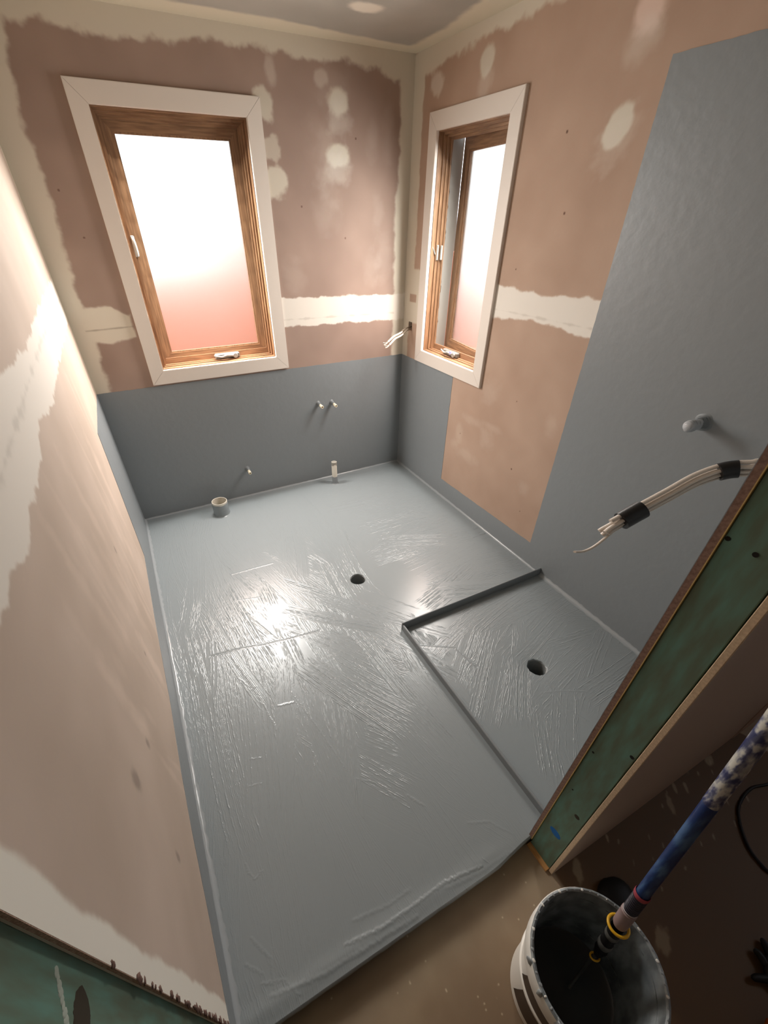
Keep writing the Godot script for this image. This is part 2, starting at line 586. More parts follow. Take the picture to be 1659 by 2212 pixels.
func room():
	var pink_a := Color8(172, 145, 126)
	var pink_b := Color8(184, 158, 139)
	var mud := Color8(210, 202, 186)
	var mud_w := Color8(226, 220, 210)
	# back wall, u = x + W
	var s := Sheet.new()
	s.start(W, H, 320.0, Color8(150, 128, 116), Color8(166, 143, 130), 3)
	s.band(0, W, V2([0, 2.30, 0.17, 2.31, 0.28, 2.325, 0.38, 2.322, 0.49, 2.304, 0.67, 2.312, 0.82, 2.319, 0.98, 2.347, 1.11, 2.333, 1.35, 2.336, 1.475, 2.322, 1.68, 2.332, 1.8, 2.325, 1.95, 2.30, W, 2.3]), V2([0, 2.45, W, 2.45]), mud, 0.014, 0.026)
	s.column(0, H, V2([0, -0.1]), V2([0, 0.075, 0.88, 0.075, 1.14, 0.086, 1.33, 0.085, 1.48, 0.09, 1.64, 0.11, 1.9, 0.118, 2.04, 0.108, 2.16, 0.132, 2.3, 0.17, 2.4, 0.17]), mud, 0.013, 0.018)
	s.column(0, H, V2([0, 1.985, 1.28, 1.975, 1.72, 1.966, 2.01, 1.988, 2.3, 1.972, 2.4, 1.97]), V2([0, 2.2]), mud, 0.012, 0.014)
	s.band(0, 0.3, V2([0, 1.15, 0.07, 1.159, 0.16, 1.137, 0.3, 1.162]), V2([0, 1.316, 0.22, 1.319, 0.29, 1.275, 0.4, 1.27]), mud, 0.008, 0.012)
	s.band(0.06, 0.3, V2([0, 1.208, 0.3, 1.214]), V2([0, 1.213, 0.3, 1.219]), Color8(120, 108, 94), 0.004, 0.003, 0.5)
	s.band(1.15, W, V2([1.15, 1.143, 1.47, 1.134, 1.75, 1.127, 2.0, 1.124]), V2([1.15, 1.305, 1.47, 1.294, 2.0, 1.281]), mud_w, 0.005, 0.014)
	s.band(1.15, 1.98, V2([1.15, 1.18, 2.0, 1.165]), V2([1.15, 1.184, 2.0, 1.169]), Color8(180, 172, 160), 0.004, 0.01, 0.4)
	s.spot(1.596, 2.182, 0.06, 0.052, mud, 0.3, 0.35)
	s.spot(1.6, 2.12, 0.062, 0.07, mud_w, 0.5, 0.5, 0.35)
	s.spot(1.59, 1.976, 0.066, 0.05, mud, 0.3, 0.4)
	s.spot(1.585, 1.91, 0.07, 0.06, mud_w, 0.5, 0.5, 0.45)
	s.spot(1.19, 2.15, 0.05, 0.06, mud, 0.2, 0.4, 0.9)
	s.spot(1.20, 1.99, 0.06, 0.05, mud, 0.2, 0.5, 0.7)
	s.spot(1.2, 1.85, 0.07, 0.07, mud, 0.2, 0.4, 0.95)
	s.spot(1.5, 2.27, 0.04, 0.03, mud_w, 0.4, 0.5, 0.4)
	s.spot(1.24, 2.27, 0.025, 0.05, mud_w, 0.4, 0.5, 0.35)
	for k in [[1.35, 1.75], [1.62, 1.6], [0.16, 1.8], [1.7, 2.05], [0.2, 1.62]]:
		s.spot(k[0], k[1], 0.005, 0.005, Color8(96, 70, 60), 0.3, 0.2, 0.7)
	for k in 10:
		s.spot(rng.randf_range(1.2, 1.95), rng.randf_range(1.4, 2.25), rng.randf_range(0.03, 0.1), rng.randf_range(0.05, 0.16), mud_w, 0.7, 0.6, 0.12)
	var wb := struct("wall_back", "pink plasterboard wall with the wide window, grey painted below the sill", "wall",
		wall_slab(FB, W, HALL, H, 0.15, [[0.383, 1.0985, 0.963, 2.102, 0.0]]), s.material(0.88))
	part("membrane_coat", coat(FB, V2([0, 0, W, 0, W, 0.882, 0, 0.882])), M.grey_wall, wb)
	# right wall, u = z
	s = Sheet.new()
	s.start(D + 0.12, H, 300.0, pink_a, pink_b, 13)
	s.band(0, D + 0.12, V2([0, 2.27, 0.15, 2.30, 0.31, 2.325, 0.54, 2.336, 0.66, 2.36, 0.76, 2.346, 1.0, 2.36, 2.0, 2.33, 2.85, 2.34]), V2([0, 2.45, 2.9, 2.45]), mud, 0.014, 0.026)
	s.column(0, H, V2([0, -0.1]), V2([0, 0.06, 0.95, 0.068, 1.1, 0.064, 1.25, 0.10, 1.46, 0.107, 1.77, 0.108, 2.2, 0.102, 2.3, 0.11, 2.4, 0.12]), mud, 0.008, 0.010)
	s.band(0, 0.22, V2([0, 1.1, 0.22, 1.12]), V2([0, 1.42, 0.22, 1.44]), mud, 0.008, 0.012)
	s.band(0.068, 0.150, V2([0, 1.240, 0.3, 1.243]), V2([0, 1.286, 0.3, 1.289]), pink_a, 0.004, 0.002, 0.9)
	s.spot(0.225, 2.255, 0.055, 0.045, mud_w, 0.4, 0.6, 0.6)
	s.spot(0.625, 2.27, 0.048, 0.05, mud, 0.25, 0.2, 0.95, 14.0, 0.1)
	s.spot(0.63, 2.2, 0.045, 0.05, mud_w, 0.5, 0.5, 0.3)
	s.spot(1.44, 1.968, 0.055, 0.062, mud, 0.16, 0.15, 1.0, 14.0, 0.25)
	s.spot(1.44, 1.93, 0.07, 0.075, mud_w, 0.6, 0.5, 0.25, 14.0, 0.25)
	s.spot(1.45, 2.245, 0.055, 0.06, Color8(222, 196, 182), 0.35, 0.4, 0.9)
	s.spot(1.455, 2.18, 0.06, 0.05, mud_w, 0.6, 0.5, 0.35)
	s.band(0.9, 2.85, V2([0.9, 1.27, 1.04, 1.277, 1.2, 1.30, 1.38, 1.294, 1.6, 1.28, 2.85, 1.28]), V2([0.9, 1.423, 1.23, 1.415, 1.6, 1.437, 2.85, 1.43]), mud_w, 0.006, 0.014)
	s.band(0.9, 1.6, V2([0.9, 1.31, 1.6, 1.32]), V2([0.9, 1.314, 1.6, 1.324]), Color8(186, 178, 166), 0.004, 0.01, 0.4)
	for k in [[1.28, 1.72, 0.005], [1.31, 0.52, 0.005], [1.24, 0.9, 0.004], [1.2, 1.98, 0.005], [1.05, 1.5, 0.004], [0.8, 0.55, 0.004], [1.45, 0.3, 0.004]]:
		s.spot(k[0], k[1], k[2], k[2], Color8(84, 58, 48), 0.3, 0.2, 0.8)
	for k in 10:
		s.spot(rng.randf_range(0.7, 1.6), rng.randf_range(0.3, 1.1), rng.randf_range(0.03, 0.09), rng.randf_range(0.02, 0.06), mud_w, 0.7, 0.7, 0.14)
	var wr := struct("wall_right", "pink plasterboard wall with the narrow window and a full-height grey shower area", "wall",
		wall_slab(FR, D + 0.12, HALL, H, 0.15, [[0.2747, 0.864, 0.96, 2.078, 0.0], [0.072, 0.118, 1.06, 1.115, 0.07]]), s.material(0.88))
	part("membrane_coat", coat(FR, V2([0, 0, D, 0, D, 2.115, 1.587, 2.12, 1.587, 0.153, 0.652, 0.135, 0.652, 0.882, 0, 0.882])), M.grey_wall, wr)
	var hb := MB.new()
	hb.box(Vector3(0.0698, 1.06, 0.072), Vector3(0.0702, 1.115, 0.118))
	part("cable_hole", hb, M.dark, wr)
	# left wall, u = LZ - z
	s = Sheet.new()
	s.start(LZ, H, 300.0, Color8(186, 168, 152), Color8(200, 182, 167), 23, Vector2(1.0, 1.0))
	for k in 70:
		var u := rng.randf_range(0.5, 2.6)
		s.spot(u, rng.randf_range(0.25, 1.1), rng.randf_range(0.008, 0.03), rng.randf_range(0.05, 0.22), Color8(222, 202, 186), 0.8, 0.8, rng.randf_range(0.1, 0.35), 8.0, rng.randf_range(-0.25, -0.05))
	s.band(0, LZ, V2([0, 2.31, 1.2, 2.32, LZ, 2.3]), V2([0, 2.45, LZ, 2.45]), mud, 0.01, 0.02)
	s.band(0, LZ, V2([0, 1.272, 0.33, 1.28, 0.43, 1.277, 0.52, 1.255, 0.66, 1.265, 0.9, 1.26, 0.98, 1.293, 1.12, 1.296, 1.30, 1.26, 1.99, 1.27, LZ, 1.272]), V2([0, 1.45, 0.93, 1.447, 1.25, 1.42, 1.58, 1.438, 2.0, 1.448, LZ, 1.455]), mud_w, 0.006, 0.02)
	s.band(0.3, LZ, V2([0.3, 1.35, 1.6, 1.38, LZ, 1.36]), V2([0.3, 1.356, 1.6, 1.386, LZ, 1.366]), Color8(196, 190, 180), 0.01, 0.02, 0.6)
	s.column(0, H, V2([0, -0.1]), V2([0, 0.045, 0.1, 0.045, 0.48, 0.048, 0.78, 0.04, 0.95, 0.043, 1.07, 0.042, 1.12, 0.05, 1.2, 0.052, 2.4, 0.055]), Color8(232, 228, 216), 0.006, 0.008)
	s.column(0, H, V2([0, LZ - 0.03]), V2([0, LZ + 0.1]), Color8(206, 196, 176), 0.006, 0.004)
	for k in [[0.53, 0.6, 0.012, 0.02], [0.36, 0.72, 0.02, 0.03], [0.3, 0.42, 0.01, 0.02], [1.25, 0.75, 0.008, 0.012], [0.95, 0.5, 0.008, 0.012]]:
		s.spot(k[0], k[1], k[2], k[3], Color8(120, 108, 98), 0.6, 0.7, 0.45)
	var wl := struct("wall_left", "pinkish skimmed plasterboard wall on the left with a white plaster joint", "wall",
		wall_slab(FL, LZ, HALL, H, 0.010, []), s.material(0.85))
	var cl := []
	for p in [[0, 0], [0, 0.885], [0.655, 0.89], [0.70, 0.64], [0.785, 0.235], [1.29, 0.225], [1.77, 0.185], [2.07, 0.195], [2.26, 0.178], [2.48, 0.135], [LZ, 0.10], [LZ, 0]]:
		cl.append(Vector2(LZ - p[0], p[1]))
	part("membrane_coat", coat(FL, cl), M.grey_wall, wl)
	var bk := MB.new()
	bk.box(Vector3(-W - 0.16, HALL, -0.15), Vector3(-W - 0.0101, H, 2.62))
	part("wall_framing", bk, M.orange_pine, wl)
	# ceiling
	s = Sheet.new()
	s.start(W, D + 0.12, 260.0, Color8(166, 162, 152), Color8(178, 174, 164), 33)
	# v of the sheet runs down from the far side: v = D + 0.12 - z after the flip of the texture
	s.band(0, W, V2([0, -1, W, -1]), V2([0, 0.145, 0.8, 0.147, 1.25, 0.156, 1.48, 0.131, 1.96, 0.10, W, 0.1]), Color8(220, 212, 190), 0.02, 0.01)
	s.column(0, 3, V2([0, 1.975, 0.4, 1.975, 0.74, 1.912, 2.8, 1.9]), V2([0, 3]), Color8(220, 212, 190), 0.02, 0.01)
	s.column(0, 3, V2([0, -1]), V2([0, 0.14]), Color8(220, 212, 190), 0.02, 0.01)
	s.spot(1.535, 0.455, 0.075, 0.055, Color8(228, 220, 204), 0.3, 0.2)
	struct("ceiling", "pale grey plasterboard ceiling with plastered edges", "ceiling",
		wall_slab(FC, W, 0.0, D + 0.12, 0.12, []), s.material(0.9))

# ------------------------------------------------------------------ windows, in the wall's own frame (x right, y up, z to the room)
func mitre(mb: MB, side: int, o: Array, i: Array, z0: float, z1: float, gap := 0.0):
	# o, i = [left, right, bottom, top] of the outer and inner rectangles
	var P := [Vector2(o[0], o[2]), Vector2(o[1], o[2]), Vector2(o[1], o[3]), Vector2(o[0], o[3])]
	var Q := [Vector2(i[0], i[2]), Vector2(i[1], i[2]), Vector2(i[1], i[3]), Vector2(i[0], i[3])]
	var a := side           # 0 bottom, 1 right, 2 top, 3 left
	var b := (side + 1) % 4
	var dir: Vector2 = (P[b] - P[a]).normalized() * gap
	mb.prism([P[a] + dir, P[b] - dir, Q[b] - dir, Q[a] + dir], z0, z1)

func inset(r: Array, l: float, b: float = -1.0) -> Array:
	return [r[0] + l, r[1] - l, r[2] + (b if b >= 0 else l), r[3] - l]

func window(n: int, w: float, h: float, open: float) -> Node3D:
	var win := struct("window_%d" % n, ["", "wide timber window with frosted pane in the back wall", "narrow timber window with frosted pane, standing slightly open, in the right wall"][n], "window")
	var out := [-w / 2, w / 2, -h / 2, h / 2]
	var inn := inset(out, 0.078)
	for side in 4:
		var a := MB.new()
		mitre(a, side, out, inn, 0.0, 0.0165, 0.0006)
		mitre(a, side, inset(out, 0.002), inset(out, 0.076), 0.0165, 0.018, 0.0006)
		part("architrave", a, M.white_primer, win)
	var hole := inset(out, 0.072)
	# stepped jamb liners: each step further in and further back
	var steps := [[0.005, 0.005, -0.001], [0.015, 0.010, -0.030], [0.025, 0.014, -0.048], [0.036, 0.046, -0.066]]
	for side in 4:
		var m := MB.new()
		for k in steps.size():
			var a = steps[k]
			var z1: float = a[2]
			var z0: float = -0.075
			mitre(m, side, hole if k == 0 else inset(inn, steps[k - 1][0] , steps[k - 1][1]), inset(inn, a[0], a[1]), z0, z1 )
		mitre(m, side, hole, inset(inn, 0.010, 0.012), -0.15, -0.075)
		part(["sill", "jamb", "head", "jamb"][side], m, M.wood_v if side % 2 else M.wood_h, win)
	# white-lined outer rebate
	var o2 := inset(inn, 0.010, 0.012)
	for side in [1, 3]:
		var m := MB.new()
		mitre(m, side, o2, inset(inn, 0.013, 0.012), -0.168, -0.096)
		part("weather_strip", m, M.film, win)
		if n == 2 and side == 3:
			# torn protective film along the rebate
			var tf := MB.new()
			var nz := noise(5, 3.0, 4)
			for k in 80:
				var y0 := lerpf(o2[2], o2[3], k / 80.0)
				var y1 := lerpf(o2[2], o2[3], (k + 1) / 80.0)
				var d0 := -0.0905 + 0.012 * nz.get_noise_1d(y0 * 6.0)
				var d1 := -0.0905 + 0.012 * nz.get_noise_1d(y1 * 6.0)
				tf.quad(Vector3(o2[0] + 0.0035, y0, -0.11), Vector3(o2[0] + 0.0035, y0, d0), Vector3(o2[0] + 0.0035, y1, d1), Vector3(o2[0] + 0.0035, y1, -0.11))
			part("torn_film", tf, M.film, win)
	# sash, hinged on its right side
	var so := inset(inn, 0.014, 0.016)
	var si := inset(inn, 0.074, 0.070)
	var hinge := Vector3(so[1], 0, -0.078)
	var sh := func(r: Array) -> Array: return [r[0] - hinge.x, r[1] - hinge.x, r[2], r[3]]
	var sm := MB.new()
	var sv := MB.new()
	for side in 4:
		mitre(sv if side % 2 else sm, side, sh.call(so), sh.call(si), -0.036, 0.0)
	var sash := part("sash", sv, M.wood_v, win)
	sash.position = hinge
	sash.rotation_degrees.y = -open
	part("sash_rail", sm, M.wood_h, sash)
	var bd := MB.new()
	for side in 4:
		mitre(bd, side, sh.call(si), sh.call(inset(si, 0.007)), -0.024, -0.006)
	part("glazing_bead", bd, M.wood_v, sash)
	var pn := MB.new()
	var g: Array = sh.call(inset(si, 0.001))
	pn.box(Vector3(g[0], g[2], -0.022), Vector3(g[1], g[3], -0.017))
	part("pane", pn, M.frosted, sash)
	# crank winder on the sill
	var cx := 0.05 if n == 1 else -0.035
	var cy: float = inn[2] + 0.030
	var wd := MB.new()
	wd.box(Vector3(cx - 0.078, cy - 0.018, -0.066), Vector3(cx + 0.078, cy + 0.014, -0.038), 0.006)
	var win_o := part("winder", wd, M.steel, win)
	var wh := MB.new()
	wh.tube(smooth_path([Vector3(cx + 0.03, cy, -0.034), Vector3(cx - 0.005, cy + 0.006, -0.024), Vector3(cx - 0.04, cy - 0.002, -0.026), Vector3(cx - 0.085, cy + 0.008, -0.03)], 6), [0.011, 0.0105, 0.010, 0.010, 0.0095, 0.009, 0.0085, 0.008, 0.0078, 0.0076, 0.0074, 0.0072, 0.007, 0.0065, 0.006, 0.0055, 0.005, 0.0045, 0.004], 10, true, 0.7)
	part("crank_handle", wh, M.chrome_white, win_o)
	var kn := MB.new()
	kn.lathe(Vector3(cx + 0.048, cy - 0.002, -0.038), [Vector2(0.0165, 0.0), Vector2(0.0165, 0.007), Vector2(0.013, 0.011), Vector2(0.0, 0.012)], 20, Basis(Vector3.RIGHT, PI / 2))
	part("crank_knob", kn, M.chrome_white, win_o)
	if n == 2:
		var kv := MB.new()
		kv.lathe(Vector3(cx + 0.02, cy + 0.004, -0.038), [Vector2(0.011, 0.0), Vector2(0.011, 0.012), Vector2(0.008, 0.014), Vector2(0.0, 0.014)], 16, Basis(Vector3.RIGHT, PI / 2))
		part("violet_button", kv, M.violet, win_o)
	# side latch
	var lx: float = inn[0] + 0.03
	var ly := 0.045 if n == 1 else 0.012
	var la := MB.new()
	if n == 1:
		la.box(Vector3(lx - 0.010, ly - 0.048, -0.068), Vector3(lx + 0.012, ly + 0.046, -0.055), 0.004)
		var lo := part("latch", la, M.chrome_white, win)
		var lv := MB.new()
		lv.tube(smooth_path([Vector3(lx + 0.001, ly + 0.036, -0.054), Vector3(lx + 0.003, ly + 0.022, -0.036), Vector3(lx + 0.006, ly - 0.04, -0.034)], 6), [0.007, 0.007, 0.007, 0.007, 0.0075, 0.008, 0.0085, 0.009, 0.009, 0.0085, 0.008, 0.007, 0.006], 8, true, 0.7)
		part("latch_lever", lv, M.film, lo)
	else:
		la.box(Vector3(lx - 0.024, ly - 0.042, -0.046), Vector3(lx - 0.006, ly + 0.036, -0.034), 0.002)
		la.box(Vector3(lx + 0.002, ly - 0.040, -0.063), Vector3(lx + 0.013, ly + 0.034, -0.050), 0.002)
		var lo := part("latch", la, M.film, win)
		var lv := MB.new()
		lv.tube([Vector3(lx - 0.02, ly - 0.012, -0.030), Vector3(lx - 0.030, ly + 0.03, -0.012), Vector3(lx - 0.034, ly + 0.062, -0.006)], [0.006, 0.005, 0.003], 8, true, 0.7)
		part("latch_lever", lv, M.chrome_white, lo)
	return win

# ------------------------------------------------------------------ floors
const DRAINS := [Vector2(-0.994, 1.242), Vector2(-0.502, 2.208)]

func fz(x: float) -> float:       # where the membrane ends at the doorway
	return 2.75 - 0.019 * smoothstep(-1.25, -1.04, x)

func fh(x: float, z: float) -> float:
	var y := 0.0
	for k in 2:
		var r := Vector2(x, z).distance_to(DRAINS[k])
		y -= 0.004 * exp(-pow(r / 0.3, 2)) + 0.006 * exp(-pow(r / 0.085, 2))
	y += 0.003 * exp(-pow((z - 2.715) / 0.02, 2)) * smoothstep(-1.05, -1.3, x)
	return y

func floors():
	var mb := MB.new()
	var X1 := 0.0
	var nx := 138
	var nz := 183
	var ZT := 2.75
	var P := func(x: float, z: float) -> Array:
		var zz := z
		if x < -1.04:
			zz = z - (2.75 - fz(x)) * smoothstep(2.6, 2.75, z)
		elif z > 2.6:
			zz = lerpf(2.6, 2.731, (z - 2.6) / 0.15)
		var e := 0.004
		var n := Vector3(fh(x - e, zz) - fh(x + e, zz), 2 * e, fh(x, zz - e) - fh(x, zz + e)).normalized()
		return [Vector3(x, fh(x, zz), zz), n, Vector2((x + W) / W, zz / 2.76)]
	var put := func(a: Array, b: Array, c: Array, d: Array):
		for q in [a, b, c, a, c, d]:
			mb.v(q[0], q[1], q[2])
	var sq := []
	for dc in DRAINS:
		var i0 := int((dc.x - 0.1 + W) / W * nx)
		var i1 := int((dc.x + 0.1 + W) / W * nx) + 1
		var j0 := int((dc.y - 0.1) / ZT * nz)
		var j1 := int((dc.y + 0.1) / ZT * nz) + 1
		sq.append([i0, i1, j0, j1])
	for i in nx:
		for j in nz:
			var skip := false
			for q in sq:
				if i >= q[0] and i < q[1] and j >= q[2] and j < q[3]:
					skip = true
			if skip:
				continue
			var x0 := -W + W * i / nx
			var x1 := -W + W * (i + 1) / nx
			var z0 := ZT * j / nz
			var z1 := ZT * (j + 1) / nz
			put.call(P.call(x0, z0), P.call(x1, z0), P.call(x1, z1), P.call(x0, z1))
	for k in 2:
		var q = sq[k]
		var lo := Vector2(-W + W * q[0] / float(nx), ZT * q[2] / float(nz))
		var hi := Vector2(-W + W * q[1] / float(nx), ZT * q[3] / float(nz))
		var c: Vector2 = DRAINS[k]
		var nzr := noise(90 + k, 1.0, 2)
		var ring := func(f: float, t: float) -> Vector2:
			var d := Vector2(cos(f), sin(f))
			var tx := (hi.x - c.x if d.x > 0 else lo.x - c.x) / (d.x if absf(d.x) > 1e-6 else 1e-6)
			var tz := (hi.y - c.y if d.y > 0 else lo.y - c.y) / (d.y if absf(d.y) > 1e-6 else 1e-6)
			var r0 := 0.05 * (1.0 + (0.06 if k == 1 else 0.02) * nzr.get_noise_2d(d.x * 2.0, d.y * 2.0))
			return c + d * lerpf(r0, minf(absf(tx), absf(tz)), t)
		var angs := []
		for m in 64:
			angs.append(TAU * m / 64.0)
		for p in [Vector2(lo.x, lo.y), Vector2(hi.x, lo.y), Vector2(hi.x, hi.y), Vector2(lo.x, hi.y)]:
			angs.append(fposmod((p - c).angle(), TAU))
		angs.sort()
		for m in angs.size():
			var f0: float = angs[m]
			var f1: float = angs[(m + 1) % angs.size()]
			for t in 6:
				var a: Vector2 = ring.call(f0, t / 6.0)
				var b: Vector2 = ring.call(f0, (t + 1) / 6.0)
				var d: Vector2 = ring.call(f1, (t + 1) / 6.0)
				var e: Vector2 = ring.call(f1, t / 6.0)
				put.call(P.call(a.x, a.y), P.call(b.x, b.y), P.call(d.x, d.y), P.call(e.x, e.y))
			# rounded throat of the hole
			var a0: Vector2 = ring.call(f0, 0.0)
			var a1: Vector2 = ring.call(f1, 0.0)
			var last0 := Vector3(a0.x, fh(a0.x, a0.y), a0.y)
			var last1 := Vector3(a1.x, fh(a1.x, a1.y), a1.y)
			var d0 := Vector3(cos(f0), 0, sin(f0))
			var d1 := Vector3(cos(f1), 0, sin(f1))
			var nl0 := Vector3.UP
			var nl1 := Vector3.UP
			for t in [[0.0015, 0.0012], [0.003, 0.004], [0.004, 0.012], [0.004, 0.03]]:
				var q0: Vector3 = Vector3(a0.x, fh(a0.x, a0.y) - t[1], a0.y) - d0 * t[0]
				var q1: Vector3 = Vector3(a1.x, fh(a1.x, a1.y) - t[1], a1.y) - d1 * t[0]
				var w: float = clampf(t[1] / 0.012, 0, 1)
				var n0 := Vector3.UP.lerp(-d0, w).normalized()
				var n1 := Vector3.UP.lerp(-d1, w).normalized()
				var uv := Vector2((a0.x + W) / W, a0.y / 2.76)
				for s in [[last0, nl0], [q1, n1], [q0, n0], [last0, nl0], [last1, nl1], [q1, n1]]:
					mb.v(s[0], s[1], uv)
				last0 = q0; last1 = q1; nl0 = n0; nl1 = n1
	# rolled edge at the doorway
	var prof := [[0.0, 0.0], [0.004, -0.0012], [0.0065, -0.005], [0.007, -0.012], [0.005, -0.018], [-0.012, -0.0195]]
	var nzz := noise(14, 3.0, 3)
	for i in 90:
		var xa := -W + (W - 1.04) * i / 90.0
		var xb := -W + (W - 1.04) * (i + 1) / 90.0
		for k in prof.size() - 1:
			var a = prof[k]
			var b = prof[k + 1]
			var wob := func(x: float, p: Array, first: bool) -> Vector3:
				var w := 0.0 if first else 0.0018 * nzz.get_noise_1d(x * 5.0)
				return Vector3(x, fh(x, fz(x)) + p[1] + w * 0.7, fz(x) + p[0] + w)
			var q := [wob.call(xa, a, k == 0), wob.call(xa, b, false), wob.call(xb, b, false), wob.call(xb, a, k == 0)]
			var na := Vector3(0, 0.9 - k * 0.35, 0.3 + k * 0.25).normalized()
			var nb := Vector3(0, 0.9 - (k + 1) * 0.35, 0.3 + minf(k + 1, 3) * 0.25).normalized()
			for s in [[q[0], na], [q[2], nb], [q[1], nb], [q[0], na], [q[3], na], [q[2], nb]]:
				mb.v(s[0], s[1], Vector2((s[0].x + W) / W, minf(s[0].z / 2.76, 0.999)))
	var fm: StandardMaterial3D = M.grey.duplicate()
	fm.heightmap_enabled = true
	fm.heightmap_texture = ImageTexture.create_from_image(brushed())
	fm.heightmap_scale = 0.3
	fm.texture_repeat = false
	var fl := struct("floor", "grey brushed waterproof membrane floor with two drain holes", "floor", mb, fm)
	# the substrate sheets under the membrane
	var ss := MB.new()
	ss.box(Vector3(-W - 0.01, -0.049, 2.66), Vector3(-1.046, -0.0198, 2.737))
	ss.box(Vector3(-W - 0.01, -0.16, -0.15), Vector3(0.15, -0.13, 2.737))
	part("substrate", ss, M.knot, fl)
	# coves where the floor meets the walls
	var nc := noise(8, 2.2, 4)
	for w in [[Vector3(-W, 0, 2.74), Vector3(-W, 0, 0), Vector3(1, 0, 0), 0.014], [Vector3(-W, 0, 0), Vector3(0, 0, 0), Vector3(0, 0, 1), 0.010], [Vector3(0, 0, 0), Vector3(0, 0, 1.72), Vector3(-1, 0, 0), 0.013], [Vector3(0, 0, 1.72), Vector3(0, 0, D), Vector3(-1, 0, 0), 0.019]]:
		var cv := MB.new()
		var L: float = (w[1] - w[0]).length()
		var cnt := int(L / 0.012)
		for i in cnt:
			for k in 5:
				var C := func(ii: int, kk: int) -> Array:
					var base: Vector3 = w[0].lerp(w[1], float(ii) / cnt)
					var r: float = w[3] * (1.0 + 0.55 * nc.get_noise_2d(base.x * 9.0 + base.z * 9.0, kk * 0.25)) + 0.0018
					var g := PI / 2 * kk / 5.0
					return [base + w[2] * r * (1.0 - sin(g)) + Vector3.UP * (r * (1.0 - cos(g)) + 0.0004) + w[2] * 0.0006, (w[2] * sin(g) + Vector3.UP * cos(g)).normalized()]
				var a = C.call(i, k)
				var b = C.call(i + 1, k)
				var c = C.call(i + 1, k + 1)
				var d = C.call(i, k + 1)
				cv.quad_n(a[0], b[0], c[0], d[0], a[1], b[1], c[1], d[1])
		part("membrane_fillet", cv, M.fillet_grey, fl)
	# hall floor outside the doorway
	var s := Sheet.new()
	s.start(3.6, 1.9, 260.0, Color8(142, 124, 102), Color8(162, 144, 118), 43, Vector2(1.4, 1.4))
	# u = x + 2.3, v = 4.6 - z
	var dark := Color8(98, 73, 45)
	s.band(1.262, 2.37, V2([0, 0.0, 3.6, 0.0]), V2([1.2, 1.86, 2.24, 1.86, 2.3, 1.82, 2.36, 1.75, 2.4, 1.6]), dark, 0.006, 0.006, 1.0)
	s.spot(0.9, 1.55, 0.3, 0.18, Color8(118, 94, 70), 0.7, 0.6, 0.5, 5.0)
	for k in 160:
		s.spot(rng.randf_range(0.3, 1.3), rng.randf_range(1.2, 1.85), rng.randf_range(0.001, 0.0035), rng.randf_range(0.001, 0.004), Color8(226, 210, 180), 0.3, 0.3, 0.8)
	for k in 40:
		s.spot(rng.randf_range(1.5, 2.3), rng.randf_range(1.55, 1.84), rng.randf_range(0.002, 0.006), rng.randf_range(0.004, 0.012), Color8(176, 160, 132), 0.3, 0.4, 0.45, 40.0, 0.8)
	for k in [[1.82, 1.715, 0.012, 0.03], [2.12, 1.747, 0.02, 0.02], [1.89, 1.744, 0.008, 0.02], [1.93, 1.723, 0.008, 0.016], [1.43, 1.478, 0.028, 0.026], [1.34, 1.725, 0.018, 0.03], [1.51, 1.745, 0.005, 0.012], [1.52, 1.773, 0.005, 0.01]]:
		s.spot(k[0], k[1], k[2], k[3], Color8(176, 160, 132), 0.3, 0.4, 0.6, 30.0, 0.6)
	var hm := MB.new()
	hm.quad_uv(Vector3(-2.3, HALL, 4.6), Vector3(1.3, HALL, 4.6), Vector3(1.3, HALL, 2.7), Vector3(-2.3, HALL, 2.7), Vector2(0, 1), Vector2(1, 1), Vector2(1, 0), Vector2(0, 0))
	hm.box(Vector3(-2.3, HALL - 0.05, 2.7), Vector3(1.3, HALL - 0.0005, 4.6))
	struct("floor_hall", "brown particleboard hall floor with paint drips outside the doorway", "floor", hm, s.material(0.6))

